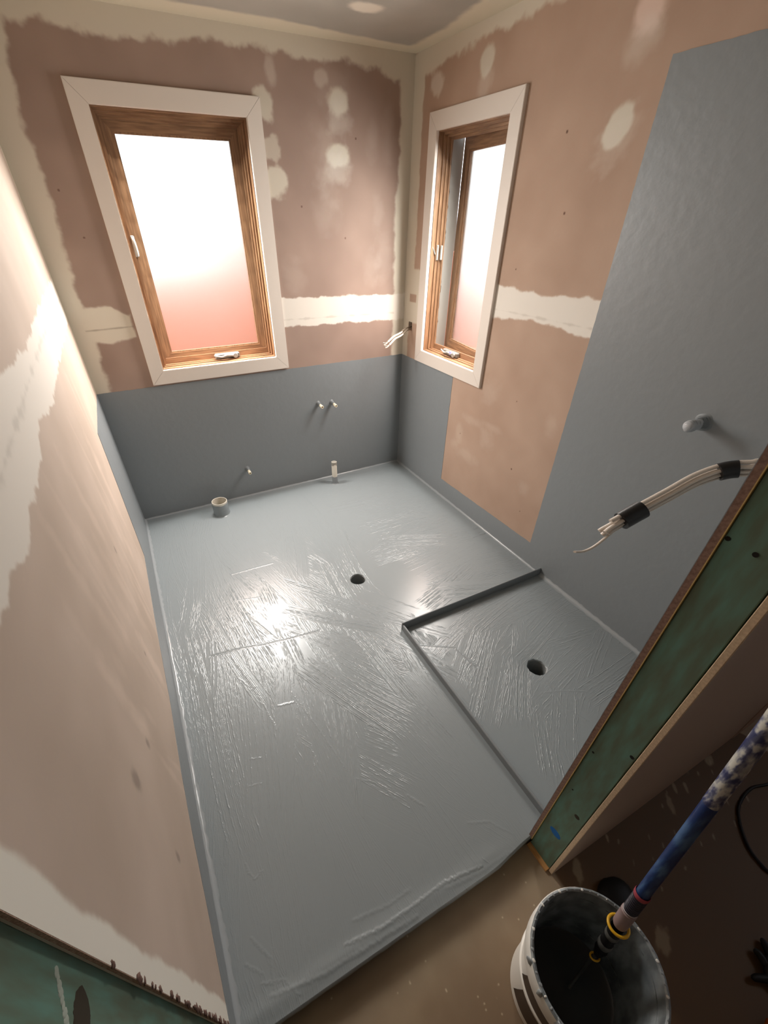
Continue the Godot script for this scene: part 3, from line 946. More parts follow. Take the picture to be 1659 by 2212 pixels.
# brush marks of the membrane as a height picture
func brushed() -> Image:
	var ppm := 700.0
	var w := int(W * ppm)
	var h := int(2.76 * ppm)
	var a := PackedFloat32Array()
	a.resize(w * h)
	a.fill(0.35)
	var r := RandomNumberGenerator.new()
	r.seed = 21
	var nf := noise(3, 1.0, 2)
	var nb := noise(31, 0.1, 2)
	var strokes := []
	for k in 330:
		var c := Vector2(r.randf_range(-W, 0), r.randf_range(0.0, 2.74))
		var ang := PI / 2 + 0.35 * nf.get_noise_2d(c.x * 0.9, c.y * 0.9) + r.randf_range(-0.12, 0.12)
		if c.x > -0.95 and c.y > 1.72:       # shower: fan of strokes round the drain
			ang = (c - Vector2(-0.4, 2.9)).angle() + PI / 2 + r.randf_range(-0.25, 0.25)
		elif c.x > -0.9:
			ang = r.randf_range(-0.3, 0.35)
		elif c.x > -1.7 and r.randf() < 0.35:
			ang -= r.randf_range(0.35, 0.7)
		strokes.append([c, ang, r.randf_range(0.35, 0.8), r.randf_range(0.07, 0.14), r.randf_range(-0.22, 0.22), r.randf_range(0.35, 1.0) * (1.0 if c.x > -0.95 and c.y > 1.7 else 1.0 - 0.6 * smoothstep(1.9, 2.35, c.y + 0.25) - 0.4 * (1.0 - smoothstep(0.3, 0.8, c.y)))])
	for s in strokes:
		var n := int(s[3] * 870.0)
		var prof := PackedFloat32Array()
		prof.resize(n)
		var lv := r.randf_range(0.31, 0.39)
		var seg := 0
		var amp := 0.0
		var wid := 4
		for i in n:
			if seg <= 0:
				wid = r.randi_range(3, 7)
				seg = wid
				amp = pow(r.randf(), 1.2) * 0.62 * s[5]
			seg -= 1
			prof[i] = lv + amp * pow(sin(PI * (wid - seg - 0.5) / wid), 2.0)
		var steps := int(s[2] * 870.0)
		var p: Vector2 = s[0]
		var ang: float = s[1]
		var off := r.randf() * 100.0
		for t in steps:
			var q := float(t) / steps
			var d := Vector2(cos(ang), sin(ang))
			p += d * (s[2] / steps)
			ang += s[4] / steps
			var fade: float = smoothstep(0.0, 0.12, q) * (1.0 - smoothstep(0.8, 1.0, q)) * 0.95
			var sx := -d.y / 870.0
			var sz := d.x / 870.0
			var bx := p.x - sx * n * 0.5 + W
			var bz := p.y - sz * n * 0.5
			var wav := 1.6 * nf.get_noise_2d(t * 0.045, off) + 0.7 * nf.get_noise_2d(t * 0.16, off + 40.0)
			for i in n:
				var x := int((bx + sx * (i + wav)) * ppm)
				var z := int((bz + sz * (i + wav)) * ppm)
				if x >= 0 and x < w and z >= 0 and z < h:
					var k := z * w + x
					a[k] += (lv + (prof[i] - lv) * (0.75 + 1.1 * nb.get_noise_2d(i * 1.1 + off, t * 0.22)) - a[k]) * fade
	# ridges, cracks and curls left in the coat: [height, width, points]
	for l in [
		[0.9, 0.005, [-1.746, 2.694, -1.621, 2.709, -1.503, 2.707, -1.394, 2.703, -1.259, 2.723]],
		[0.75, 0.006, [-1.973, 2.696, -1.89, 2.711, -1.827, 2.722, -1.683, 2.728, -1.518, 2.735]],
		[-0.8, 0.003, [-1.892, 1.433, -1.748, 1.449, -1.638, 1.479, -1.522, 1.498, -1.354, 1.522]],
		[0.6, 0.005, [-1.66, 0.869, -1.533, 0.871, -1.403, 0.877]],
		[0.6, 0.004, [-1.957, 2.357, -1.953, 2.388, -1.938, 2.412, -1.914, 2.40]],
		[0.5, 0.003, [-1.604, 1.805, -1.553, 2.066, -1.522, 2.27, -1.45, 2.326]],
		[0.6, 0.004, [-1.681, 1.844, -1.611, 1.857]], [0.5, 0.003, [-1.852, 2.02, -1.809, 2.034]],
		[0.5, 0.003, [-1.887, 2.12, -1.836, 2.128]], [0.6, 0.004, [-1.364, 2.422, -1.329, 2.479]],
		[0.5, 0.004, [-1.427, 2.357, -1.416, 2.408]], [-0.6, 0.003, [-0.945, 1.844, -0.788, 1.942, -0.766, 2.079]],
		[0.6, 0.004, [-0.58, 2.33, -0.50, 2.36, -0.41, 2.41]], [0.6, 0.004, [-0.53, 2.30, -0.56, 2.42, -0.52, 2.52]],
		[0.5, 0.004, [-1.30, 1.28, -1.18, 1.33, -1.12, 1.45]], [0.5, 0.003, [-1.70, 1.10, -1.55, 1.14]], [0.45, 0.004, [-1.99, 2.55, -1.95, 2.62, -1.96, 2.70]],
		[0.45, 0.004, [-2.02, 2.60, -1.98, 2.64]], [0.5, 0.005, [-1.70, 2.655, -1.58, 2.67, -1.50, 2.668]], [0.5, 0.006, [-1.40, 2.72, -1.28, 2.735, -1.15, 2.735]], [0.5, 0.004, [-1.99, 2.66, -1.93, 2.68, -1.90, 2.73]], [0.45, 0.004, [-1.22, 2.60, -1.15, 2.63, -1.10, 2.70]], [0.5, 0.003, [-1.80, 1.62, -1.74, 1.75, -1.72, 1.95]]]:
		var pts: Array = l[2]
		for i in range(0, pts.size() - 2, 2):
			var A := Vector2(pts[i], pts[i + 1])
			var B := Vector2(pts[i + 2], pts[i + 3])
			var cnt := int(A.distance_to(B) * 950.0)
			for t in cnt:
				var p := A.lerp(B, float(t) / cnt) + Vector2(nf.get_noise_2d(t * 0.11 + i * 7.0, 1.0), nf.get_noise_2d(t * 0.11, 9.0 + i)) * 0.004
				var hgt: float = l[0] * 0.6 * (0.6 + 0.5 * absf(nf.get_noise_1d(t * 0.2 + i * 31.0)))
				var R := int(l[1] * ppm * 2.0) + 1
				var px := int((p.x + W) * ppm)
				var pz := int(p.y * ppm)
				for dx in range(-R, R + 1):
					for dz in range(-R, R + 1):
						var x := px + dx
						var z := pz + dz
						if x < 0 or z < 0 or x >= w or z >= h:
							continue
						var k := z * w + x
						var g: float = hgt * exp(-(dx * dx + dz * dz) / pow(l[1] * ppm, 2.0))
						if hgt > 0.0:
							a[k] = maxf(a[k], 0.33 + g)
						else:
							a[k] = minf(a[k], 0.35 + g)
	return Image.create_from_data(w, h, false, Image.FORMAT_RF, a.to_byte_array())

# ------------------------------------------------------------------ doorway: stub wall on the right, stud on the left
func doorway():
	var X := -1.05
	# stub wall: bathroom-side board, studs, hall-side board
	var wf := struct("wall_front", "short stud wall by the doorway with a green stud between two plasterboards", "wall")
	var b := MB.new()
	var nz := noise(61, 40.0, 3)
	# ragged red-brown board edge, split into short lengths
	for i in 60:
		var y0 := -0.004 + 2.1 * i / 60.0
		var y1 := -0.004 + 2.1 * (i + 1) / 60.0
		var e0 := 0.0016 * nz.get_noise_1d(y0)
		var e1 := 0.0016 * nz.get_noise_1d(y1)
		b.quad(Vector3(X + e0, y0, 2.739), Vector3(X + e1, y1, 2.739), Vector3(X + e1 - 0.0006, y1, 2.727), Vector3(X + e0 - 0.0006, y0, 2.727))
	b.box(Vector3(X + 0.002, -0.004, 2.7271), Vector3(0.0, H, 2.739))
	part("inner_board", b, M.gypsum_red, wf)
	var fs := Transform3D(Basis(Vector3(-1, 0, 0), Vector3(0, 1, 0), Vector3(0, 0, -1)), Vector3(0, 0, 2.727))
	part("membrane_coat", coat(fs, V2([0, 0, 1.05, 0, 1.05, 2.11, 0, 2.11])), M.grey_wall, wf)
	var pe := MB.new()
	pe.box(Vector3(X - 0.0008, -0.01, 2.7390), Vector3(X + 0.01, 2.1, 2.7408))
	part("paper_edge", pe, M.paper_yellow, wf)
	var st := MB.new()
	st.box(Vector3(X + 0.003, HALL + 0.012, 2.7412), Vector3(X + 0.048, 2.1, 2.829), 0.0015)
	var stud := part("stud", st, M.green_pine, wf)
	for k in [[1.301, 2.7466, 0.004], [1.298, 2.789, 0.0045], [0.62, 2.752, 0.003], [0.72, 2.822, 0.005], [0.42, 2.76, 0.0025]]:
		var hb := MB.new()
		hb.lathe(Vector3(X + 0.0026, k[0], k[1]), [Vector2(k[2], 0.0), Vector2(k[2], 0.0006), Vector2(0, 0.0006)], 14, Basis(Vector3.BACK, PI / 2))
		part("nail_hole", hb, M.hole, stud)
	var kb := MB.new()
	kb.lathe(Vector3(X + 0.0027, 0.338, 2.806), [Vector2(0.008, 0), Vector2(0.008, 0.0005), Vector2(0, 0.0006)], 18, Basis(Vector3.BACK, PI / 2))
	part("knot", kb, M.knot, stud)
	var bm := MB.new()
	bm.blob(Vector3(X + 0.0029, 0.163, 2.785), Vector3(0.0007, 0.016, 0.021), nz, 0.12, 14, 10)
	part("blue_mark", bm, M.blue_mark, stud)
	var st2 := MB.new()
	st2.box(Vector3(-0.6, HALL, 2.7412), Vector3(-0.555, H, 2.829))
	st2.box(Vector3(-0.05, HALL, 2.7412), Vector3(-0.002, H, 2.829))
	part("hidden_stud", st2, M.green_pine, wf)
	var bp := MB.new()
	bp.box(Vector3(X - 0.011, HALL, 2.7395), Vector3(-0.002, HALL + 0.0115, 2.8295), 0.001)
	part("bottom_plate", bp, M.orange_pine, wf)
	var ob := MB.new()
	ob.box(Vector3(X + 0.0005, HALL + 0.004, 2.832), Vector3(0.0, H, 2.8445), 0.001)
	part("outer_board", ob, M.gypsum_cream, wf)
	var of := MB.new()
	of.box(Vector3(X + 0.0012, HALL + 0.004, 2.8446), Vector3(1.3, H, 2.8452))
	of.box(Vector3(0.15, HALL, 2.735), Vector3(1.3, H, 2.8446))
	part("board_face", of, M.hall_wall, wf)
	var hd := MB.new()
	hd.box(Vector3(-W - 0.3, 2.1, 2.727), Vector3(X + 0.002, H, 2.845))
	part("header", hd, M.hall_wall, wf)
	# left side: green stud behind the board end, hall board beyond it
	var wl: Node3D = get_node("wall_left")
	var ls := MB.new()
	ls.box(Vector3(-W - 0.1, HALL, 2.62), Vector3(-W - 0.0105, 2.1, 2.86), 0.0015)
	var lstud := part("door_stud", ls, M.green_pine, wl)
	var sm := MB.new()
	var n2 := noise(4, 30.0, 2)
	for k in 10:
		sm.blob(Vector3(-W - 0.0106, 1.044 - 0.004 * k, 2.738 + 0.0055 * k), Vector3(0.0008, 0.0055 - 0.0015 * sin(k * 1.7), 0.006), n2, 0.3, 10, 6)
	part("paint_smear", sm, M.smear, lstud)
	var kn := MB.new()
	kn.blob(Vector3(-W - 0.0106, 0.975, 2.768), Vector3(0.0007, 0.024, 0.026), n2, 0.2, 20, 8)
	part("knot", kn, M.knot, lstud)
	# board end: brown core strip and torn paper tags
	var ce := MB.new()
	ce.box(Vector3(-W - 0.0055, 0.0, LZ - 0.0002), Vector3(-W - 0.0002, 2.1, LZ + 0.0012))
	part("board_core", ce, M.board_core, wl)
	var cr := MB.new()
	for k in 60:
		var y := 0.08 + rng.randf() * 0.85
		if k > 40:
			y = rng.randf_range(0.1, 0.5)
		cr.blob(Vector3(-W + 0.0005, y, LZ - 0.0015), Vector3(0.0016, rng.randf_range(0.003, 0.010), rng.randf_range(0.002, 0.0075)), n2, 0.9, 9, 7)
	var crumbs := part("torn_paper", cr, M.torn, wl)
	crumbs.set_meta("kind", "stuff")
	# shower water stop: an angle standing up from the floor, coated like it
	var o := thing("water_stop_angle", "low grey coated angle standing round two sides of the shower floor", "water stop")
	var wa := MB.new()
	var hgt := 0.048
	wa.box(Vector3(-0.968, -0.004, 1.706), Vector3(-0.0015, hgt, 1.716), 0.003)
	var ws := MB.new()
	ws.box(Vector3(-0.968, -0.004, 1.716), Vector3(-0.958, hgt - 0.010, 2.7268), 0.003)
	part("back_leg", wa, M.grey_wall, o)
	part("side_leg", ws, M.grey_wall, o)
	# hall walls and ceiling round the camera
	var hw := MB.new()
	hw.box(Vector3(-2.4, HALL, 2.845), Vector3(-2.3, H, 4.6))
	hw.box(Vector3(-2.4, HALL, 2.845), Vector3(-W - 0.1, H, 2.9))
	hw.box(Vector3(-2.4, HALL, 4.6), Vector3(1.3, H, 4.7))
	for q in [[HALL, 0.9, 2.7, 4.7], [2.1, H, 2.7, 4.7], [0.9, 2.1, 2.7, 3.2], [0.9, 2.1, 4.2, 4.7]]:   # unglazed opening added at the unseen far end to let fill light in
		hw.box(Vector3(1.3, q[0], q[2]), Vector3(1.4, q[1], q[3]))
	struct("wall_hall", "plasterboard hall walls outside the doorway", "wall", hw, M.hall_wall)
	var hc := MB.new()
	hc.box(Vector3(-2.4, H, 2.73), Vector3(1.4, H + 0.1, 4.7))
	struct("ceiling_hall", "hall ceiling outside the doorway", "ceiling", hc, M.hall_wall)

# ------------------------------------------------------------------ pipes
func pipes():
	var up := Basis.IDENTITY
	# wide waste pipe for the toilet
	var o := thing("waste_pipe", "short wide open pipe rising from the grey floor near the back left corner", "pipe", Vector3(-1.563, 0, 0.157))
	var a := MB.new()
	a.lathe(Vector3.ZERO, [Vector2(0.053, 0.03), Vector2(0.053, 0.101), Vector2(0.0515, 0.1025), Vector2(0.049, 0.1015), Vector2(0.0485, 0.03), Vector2(0.0485, -0.001)], 40)
	part("pipe", a, M.pvc, o)
	a = MB.new()
	a.lathe(Vector3.ZERO, [Vector2(0.066, 0.0005), Vector2(0.058, 0.004), Vector2(0.0552, 0.012), Vector2(0.0546, 0.05), Vector2(0.0544, 0.084), Vector2(0.053, 0.088)], 40, up, func(f, i): return 1.0 + 0.012 * sin(f * 5.0 + i) + 0.01 * sin(f * 3.0))
	part("membrane_collar", a, M.grey, o)
	a = MB.new()
	a.lathe(Vector3.ZERO, [Vector2(0.0484, 0.0012), Vector2(0.0, 0.0012)], 30)
	part("pipe_bottom", a, M.dark, o)
	# thin waste pipe with torn tape on its end
	o = thing("waste_pipe", "thin upright pipe on the floor by the back wall with torn tape over its top", "pipe", Vector3(-0.652, 0, 0.122))
	a = MB.new()
	a.lathe(Vector3.ZERO, [Vector2(0.021, 0.05), Vector2(0.021, 0.182), Vector2(0.020, 0.184), Vector2(0.018, 0.183), Vector2(0.018, 0.12)], 28)
	part("pipe", a, M.pvc, o)
	a = MB.new()
	a.lathe(Vector3.ZERO, [Vector2(0.030, 0.0), Vector2(0.0245, 0.004), Vector2(0.0225, 0.012), Vector2(0.0222, 0.058), Vector2(0.0210, 0.062)], 28, up, func(f, i): return 1.0 + 0.03 * sin(f * 4.0 + i))
	part("membrane_collar", a, M.grey_wall, o)
	a = MB.new()
	var nt := noise(3, 2.0, 2)
	for k in 28:
		var f0 := TAU * k / 28.0
		var f1 := TAU * (k + 1) / 28.0
		var l0 := 0.176 - 0.016 * absf(sin(f0 * 1.5 + 0.6)) - 0.006 * absf(nt.get_noise_1d(k * 0.7))
		var l1 := 0.176 - 0.016 * absf(sin(f1 * 1.5 + 0.6)) - 0.006 * absf(nt.get_noise_1d(fposmod(k + 1, 28) * 0.7))
		var d0 := Vector3(cos(f0), 0, sin(f0))
		var d1 := Vector3(cos(f1), 0, sin(f1))
		a.quad_n(d0 * 0.0222 + Vector3.UP * l0, d0 * 0.0216 + Vector3.UP * 0.1865, d1 * 0.0216 + Vector3.UP * 0.1865, d1 * 0.0222 + Vector3.UP * l1, d0, d0, d1, d1)
		a.tri(Vector3(0, 0.189, 0), d1 * 0.0216 + Vector3.UP * 0.1865, d0 * 0.0216 + Vector3.UP * 0.1865)
	part("torn_tape", a, M.tape_torn, o)
	# cream water stubs out of the back wall
	var stub := func(at: Vector3, len: float, label: String, group: String):
		var s := thing("water_pipe", label, "pipe", at, group)
		var fw := Basis(Vector3.RIGHT, PI / 2)    # y of the lathe points out of the wall
		var m := MB.new()
		m.lathe(Vector3.ZERO, [Vector2(0.0105, 0.02), Vector2(0.0105, len - 0.002), Vector2(0.0095, len), Vector2(0.0058, len), Vector2(0.0056, len - 0.02), Vector2(0.0, len - 0.02)], 22, fw)
		part("pipe", m, M.pvc_cream, s)
		m = MB.new()
		m.lathe(Vector3.ZERO, [Vector2(0.021, 0.0), Vector2(0.016, 0.003), Vector2(0.0125, 0.008), Vector2(0.0118, len * 0.5), Vector2(0.0105, len * 0.54)], 22, fw, func(f, i): return 1.0 + 0.05 * sin(f * 3.0 + i * 1.3))
		part("membrane_sleeve", m, M.grey_wall, s)
	stub.call(Vector3(-0.704, 0.614, 0.001), 0.085, "left of two cream water pipe stubs side by side on the grey back wall", "paired water stubs")
	stub.call(Vector3(-0.597, 0.607, 0.001), 0.088, "right of two cream water pipe stubs side by side on the grey back wall", "paired water stubs")
	stub.call(Vector3(-1.299, 0.224, 0.001), 0.086, "single cream water pipe stub low on the back wall above the wide waste pipe", "")
	# shower outlet
	o = thing("shower_outlet", "rounded grey coated pipe stub sticking out of the grey shower wall", "pipe", Vector3(-0.001, 1.106, 2.171))
	var iw := Basis(Vector3.BACK, PI / 2)   # y of the lathe points along -x
	a = MB.new()
	a.lathe(Vector3.ZERO, [Vector2(0.0195, 0.035), Vector2(0.0185, 0.05), Vector2(0.0205, 0.072), Vector2(0.0215, 0.084), Vector2(0.0195, 0.094), Vector2(0.0145, 0.101), Vector2(0.008, 0.1045), Vector2(0.0, 0.1055)], 28, iw, func(f, i): return 1.0 + 0.04 * sin(f * 3.0 + i))
	part("cap", a, M.cap_grey, o)
	a = MB.new()
	a.lathe(Vector3.ZERO, [Vector2(0.034, 0.0), Vector2(0.026, 0.004), Vector2(0.0225, 0.012), Vector2(0.0215, 0.03), Vector2(0.0195, 0.038)], 28, iw, func(f, i): return 1.0 + 0.06 * sin(f * 4.0 + i * 0.7))
	part("membrane_sleeve", a, M.grey_wall, o)
	# drains
	for k in 2:
		var c: Vector2 = DRAINS[k]
		o = thing("floor_drain", ["round open drain hole in the middle of the main bathroom floor", "round open drain hole with ragged edge in the shower floor"][k], "drain", Vector3(c.x, -0.01, c.y), "open floor drains")
		a = MB.new()
		a.lathe(Vector3.ZERO, [Vector2(0.0485, -0.008), Vector2(0.044, -0.010), Vector2(0.0435, -0.11)], 36, Basis(Vector3.RIGHT, 0.0))
		a.lathe(Vector3.ZERO, [Vector2(0.0475, -0.11), Vector2(0.0475, -0.012), Vector2(0.0485, -0.008)], 36)
		part("pipe", a, M.drain_pipe, o)
		a = MB.new()
		a.lathe(Vector3.ZERO, [Vector2(0.0436, -0.109), Vector2(0.0, -0.109)], 30)
		part("drain_bottom", a, M.dark, o)

# ------------------------------------------------------------------ cables
func cables():
	# thin pair out of the hole in the corner
	var o := thing("power_cable", "short white stripped cables poking from a hole beside the narrow window", "cable")
	var pts := [[Vector3(0.05, 1.088, 0.095), Vector3(-0.05, 1.078, 0.11), Vector3(-0.10, 1.055, 0.122), Vector3(-0.165, 1.0455, 0.15), Vector3(-0.22, 1.017, 0.165)], [Vector3(0.05, 1.078, 0.105), Vector3(-0.04, 1.067, 0.118), Vector3(-0.10, 1.04, 0.132), Vector3(-0.16, 1.03, 0.158), Vector3(-0.215, 1.0, 0.178)]]
	for k in 2:
		var a := MB.new()
		a.tube(smooth_path(pts[k].slice(0, 3), 6), 0.0048, 8)
		part("conductor", a, M.smoke_cable, o)
		a = MB.new()
		a.tube(smooth_path(pts[k].slice(1, 5), 6).slice(4), 0.0078, 10, true, 0.75)
		part("sheath", a, M.cable_white, o)
		for j in 2:
			a = MB.new()
			var e: Vector3 = pts[k][4]
			a.tube([e, e + Vector3(-0.016, -0.010 + 0.004 * j, 0.004 - 0.010 * j), e + Vector3(-0.034, -0.014 + 0.010 * j, 0.006 - 0.014 * j)], [0.004, 0.0038, 0.0036], 8)
			part("core", a, M.core_tan if j == 0 else M.film, o)
	# taped bundle by the shower, coming out of the stub wall
	o = thing("cable_bundle", "bundle of white flat cables bound with black tape hanging across the shower wall", "cable")
	var path := [Vector3(-0.60, 1.288, 2.735), Vector3(-0.655, 1.278, 2.622), Vector3(-0.678, 1.272, 2.601), Vector3(-0.704, 1.259, 2.57), Vector3(-0.75, 1.234, 2.545), Vector3(-0.807, 1.198, 2.528), Vector3(-0.875, 1.162, 2.512), Vector3(-0.935, 1.134, 2.503), Vector3(-0.953, 1.122, 2.501)]
	var sp := smooth_path(path, 8)
	var cnt := sp.size()
	var offs := [[-0.0135, 0.005, -9], [-0.0065, -0.005, -2], [-0.001, 0.006, 0], [0.005, -0.004, -5], [0.0105, 0.0045, -1], [0.0145, -0.0025, 2]]
	for k in offs.size():
		var q := []
		for i in cnt + mini(offs[k][2], 0):
			var t: Vector3 = (sp[mini(i + 1, cnt - 1)] - sp[maxi(i - 1, 0)]).normalized()
			var u := (Vector3.UP - t * t.y).normalized()
			var w := t.cross(u)
			var spread := 1.0 + 0.55 * smoothstep(cnt - 12.0, cnt - 1.0, float(i))
			q.append(sp[i] + (u * -offs[k][0] + w * offs[k][1]) * spread)
		if offs[k][2] > 0:     # the odd one out curls away at its end
			q = q.slice(0, cnt - 8)
			var e: Vector3 = q[q.size() - 1]
			for d in [Vector3(-0.030, -0.022, -0.002), Vector3(-0.052, -0.032, -0.004), Vector3(-0.075, -0.034, -0.006), Vector3(-0.104, -0.024, -0.006)]:
				q.append(e + d)
			q = smooth_path(q, 3)
		var a := MB.new()
		a.tube(q, 0.0066 if offs[k][2] <= 0 else 0.0042, 10, true, 0.62)
		part("cable", a, M.cable_white, o)
	for k in [[20, 26, 0.0215], [46, 52, 0.0225]]:
		var a := MB.new()
		var q := []
		for i in range(k[0], k[1] + 1):
			q.append(sp[i])
		a.tube(q, k[2], 20, true, 0.9)
		part("black_tape", a, M.tape_black, o)

# ------------------------------------------------------------------ hall things
func hall_things():
	var nb := noise(17, 30.0, 3)
	var c := Vector3(-1.247, HALL, 3.052)
	var o := thing("paint_bucket", "white ribbed plastic bucket with grey paint inside, on the hall floor by the doorway", "bucket", c)
	var b := MB.new()
	b.lathe(Vector3.ZERO, [Vector2(0.0, 0.002), Vector2(0.122, 0.0), Vector2(0.126, 0.004), Vector2(0.1335, 0.180), Vector2(0.1395, 0.183), Vector2(0.1405, 0.188), Vector2(0.1395, 0.193), Vector2(0.1355, 0.196), Vector2(0.1425, 0.300), Vector2(0.1505, 0.303), Vector2(0.1525, 0.308), Vector2(0.1535, 0.362), Vector2(0.1515, 0.3685), Vector2(0.147, 0.370)], 72)
	part("body", b, M.bucket, o)
	b = MB.new()
	b.lathe(Vector3.ZERO, [Vector2(0.1515, 0.3690), Vector2(0.147, 0.3712), Vector2(0.1425, 0.368), Vector2(0.1385, 0.33), Vector2(0.129, 0.15), Vector2(0.1235, 0.02)], 72, Basis.IDENTITY, func(f, i): return 1.0 + (0.012 * nb.get_noise_2d(cos(f) * 0.4, sin(f) * 0.4 + i * 0.02) if i < 5 else 0.0))
	part("paint_lining", b, M.bucket_in, o)
	b = MB.new()
	b.lathe(Vector3(0, 0.085, 0), [Vector2(0.1265, 0.004), Vector2(0.12, 0.0), Vector2(0.06, 0.003), Vector2(0.0, 0.006)], 40)
	part("paint", b, M.bucket_paint, o)
	for k in [[0.045, 0.1288, 0.1344, 0.177, 3.62], [0.199, 0.1367, 0.1434, 0.298, 3.70]]:     # dark print between the ribs
		b = MB.new()
		for i in 40:
			var f0 := lerpf(k[4], 1.0, i / 40.0)
			var f1 := lerpf(k[4], 1.0, (i + 1) / 40.0)
			var t0: float = clampf(i / 2.0, 0.1, 1.0)
			var t1: float = clampf((i + 1) / 2.0, 0.1, 1.0)
			var d0 := Vector3(cos(f0), 0, sin(f0))
			var d1 := Vector3(cos(f1), 0, sin(f1))
			b.quad_n(d0 * k[1] + Vector3.UP * k[0], d1 * k[1] + Vector3.UP * k[0], d1 * k[2] + Vector3.UP * lerpf(k[0], k[3], t1), d0 * k[2] + Vector3.UP * lerpf(k[0], k[3], t0), d0, d1, d1, d0)
		part("side_print", b, M.print_brown, o)
	for k in [[3.35, 0.03, 0.02], [3.75, 0.014, 0.03], [2.6, 0.02, 0.012], [4.4, 0.02, 0.014], [2.95, 0.012, 0.016]]:
		b = MB.new()
		var f: float = k[0]
		b.blob(Vector3(cos(f) * 0.1525, 0.358, -sin(f) * 0.1525), Vector3(0.0045, k[2], k[1] * 0.6), nb, 0.4, 12, 8)
		part("paint_drip", b, M.drip, o)
	for k in 46:
		b = MB.new()
		var f := TAU * k / 46.0
		b.blob(Vector3(cos(f) * 0.1465, 0.3705, sin(f) * 0.1465), Vector3(rng.randf_range(0.002, 0.004), rng.randf_range(0.001, 0.002), rng.randf_range(0.002, 0.005)), nb, 0.6, 8, 6)
		part("dried_paint", b, M.drip if k % 3 else M.bucket, o)
	# roller pole standing in the bucket
	var p0 := Vector3(-1.184, 0.213, 3.041)
	var dir := (Vector3(-1.069, 1.041, 2.944) - p0).normalized()
	o = thing("roller_pole", "blue paint-spattered extension pole with a yellow ring leaning in the paint bucket", "pole", p0)
	var y := dir
	var x := y.cross(Vector3.BACK).normalized()
	var B := Basis(x, y, x.cross(y))
	b = MB.new()
	b.lathe(Vector3.ZERO, [Vector2(0.0136, 0.31), Vector2(0.0136, 0.655)], 24, B)
	part("shaft", b, M.blue, o)
	b = MB.new()
	b.lathe(Vector3.ZERO, [Vector2(0.0142, 0.65), Vector2(0.0142, 1.25), Vector2(0.0, 1.252)], 24, B, func(f, i): return 1.0)
	part("spattered_shaft", b, M.splatter, o)
	b = MB.new()
	b.lathe(Vector3.ZERO, [Vector2(0.0155, 0.302), Vector2(0.0165, 0.306), Vector2(0.0165, 0.312), Vector2(0.0155, 0.316)], 24, B)
	part("red_ring", b, M.red_ring, o)
	b = MB.new()
	b.lathe(Vector3.ZERO, [Vector2(0.0148, 0.225), Vector2(0.0148, 0.305)], 24, B)
	var gr := part("grip", b, M.grip, o)
	for k in 9:
		b = MB.new()
		var h := 0.236 + 0.0072 * k
		b.lathe(Vector3.ZERO, [Vector2(0.0146, h - 0.0022), Vector2(0.0158, h - 0.0012), Vector2(0.0158, h + 0.0012), Vector2(0.0146, h + 0.0022)], 20, B)
		part("grip_rib", b, M.grip_ring if k < 1 else M.grip, gr)
	b = MB.new()
	b.lathe(Vector3.ZERO, [Vector2(0.0145, 0.165), Vector2(0.0165, 0.172), Vector2(0.0170, 0.21), Vector2(0.0158, 0.222), Vector2(0.0172, 0.224), Vector2(0.0172, 0.230), Vector2(0.0148, 0.232)], 24, B)
	part("collar", b, M.pink_plastic, o)
	for k in [0.157, -0.012]:
		b = MB.new()
		var q := []
		for i in 33:
			var f := TAU * i / 32.0
			q.append(B * Vector3(cos(f) * 0.0225, k, sin(f) * 0.0225) if k > 0.0 else B * Vector3(cos(f) * 0.010 - 0.004, k + 0.004 * sin(f), sin(f) * 0.010))
		b.tube(q, 0.0036 if k > 0.0 else 0.0024, 10, false)
		part("yellow_ring", b, M.yellow, o)
	b = MB.new()
	var prof := []
	for k in 12:
		prof.append(Vector2(0.0125 + 0.003 * (k % 2), 0.02 + 0.0115 * k))
	b.lathe(Vector3.ZERO, [Vector2(0.009, 0.0), Vector2(0.012, 0.012)] + prof + [Vector2(0.0145, 0.152)], 24, B)
	part("threaded_end", b, M.black_rubber, o)
	b = MB.new()
	b.lathe(Vector3.ZERO, [Vector2(0.0150, 0.050), Vector2(0.0168, 0.056), Vector2(0.0168, 0.066), Vector2(0.0150, 0.072)], 20, B)
	part("thread_collar", b, M.steel, o)
	b = MB.new()
	b.lathe(Vector3.ZERO, [Vector2(0.0150, 0.105), Vector2(0.0165, 0.110), Vector2(0.0165, 0.118), Vector2(0.0150, 0.123)], 20, B)
	part("thread_collar", b, M.steel, o)
	b = MB.new()
	b.tube(smooth_path([Vector3.ZERO, Vector3(-0.006, -0.05, 0.002), Vector3(-0.02, -0.12, 0.01), Vector3(-0.06, -0.155, 0.02)], 6), 0.0045, 10)
	part("frame_wire", b, M.steel, o)
	# black lump behind the bucket
	o = thing("black_cap", "rounded black cap lying on the dark floor just behind the paint bucket", "cap", Vector3(-0.912, HALL, 2.985))
	b = MB.new()
	b.blob(Vector3(0, 0.012, 0), Vector3(0.062, 0.03, 0.052), nb, 0.06, 22, 12)
	part("dome", b, M.black_rubber, o)
	b = MB.new()
	b.blob(Vector3(-0.058, 0.008, -0.004), Vector3(0.026, 0.016, 0.022), nb, 0.1, 14, 8)
	part("tab", b, M.black_rubber, o)
	# cable on the floor
	o = thing("floor_cable", "thin black cable curving over the dark brown hall floor", "cable")
	b = MB.new()
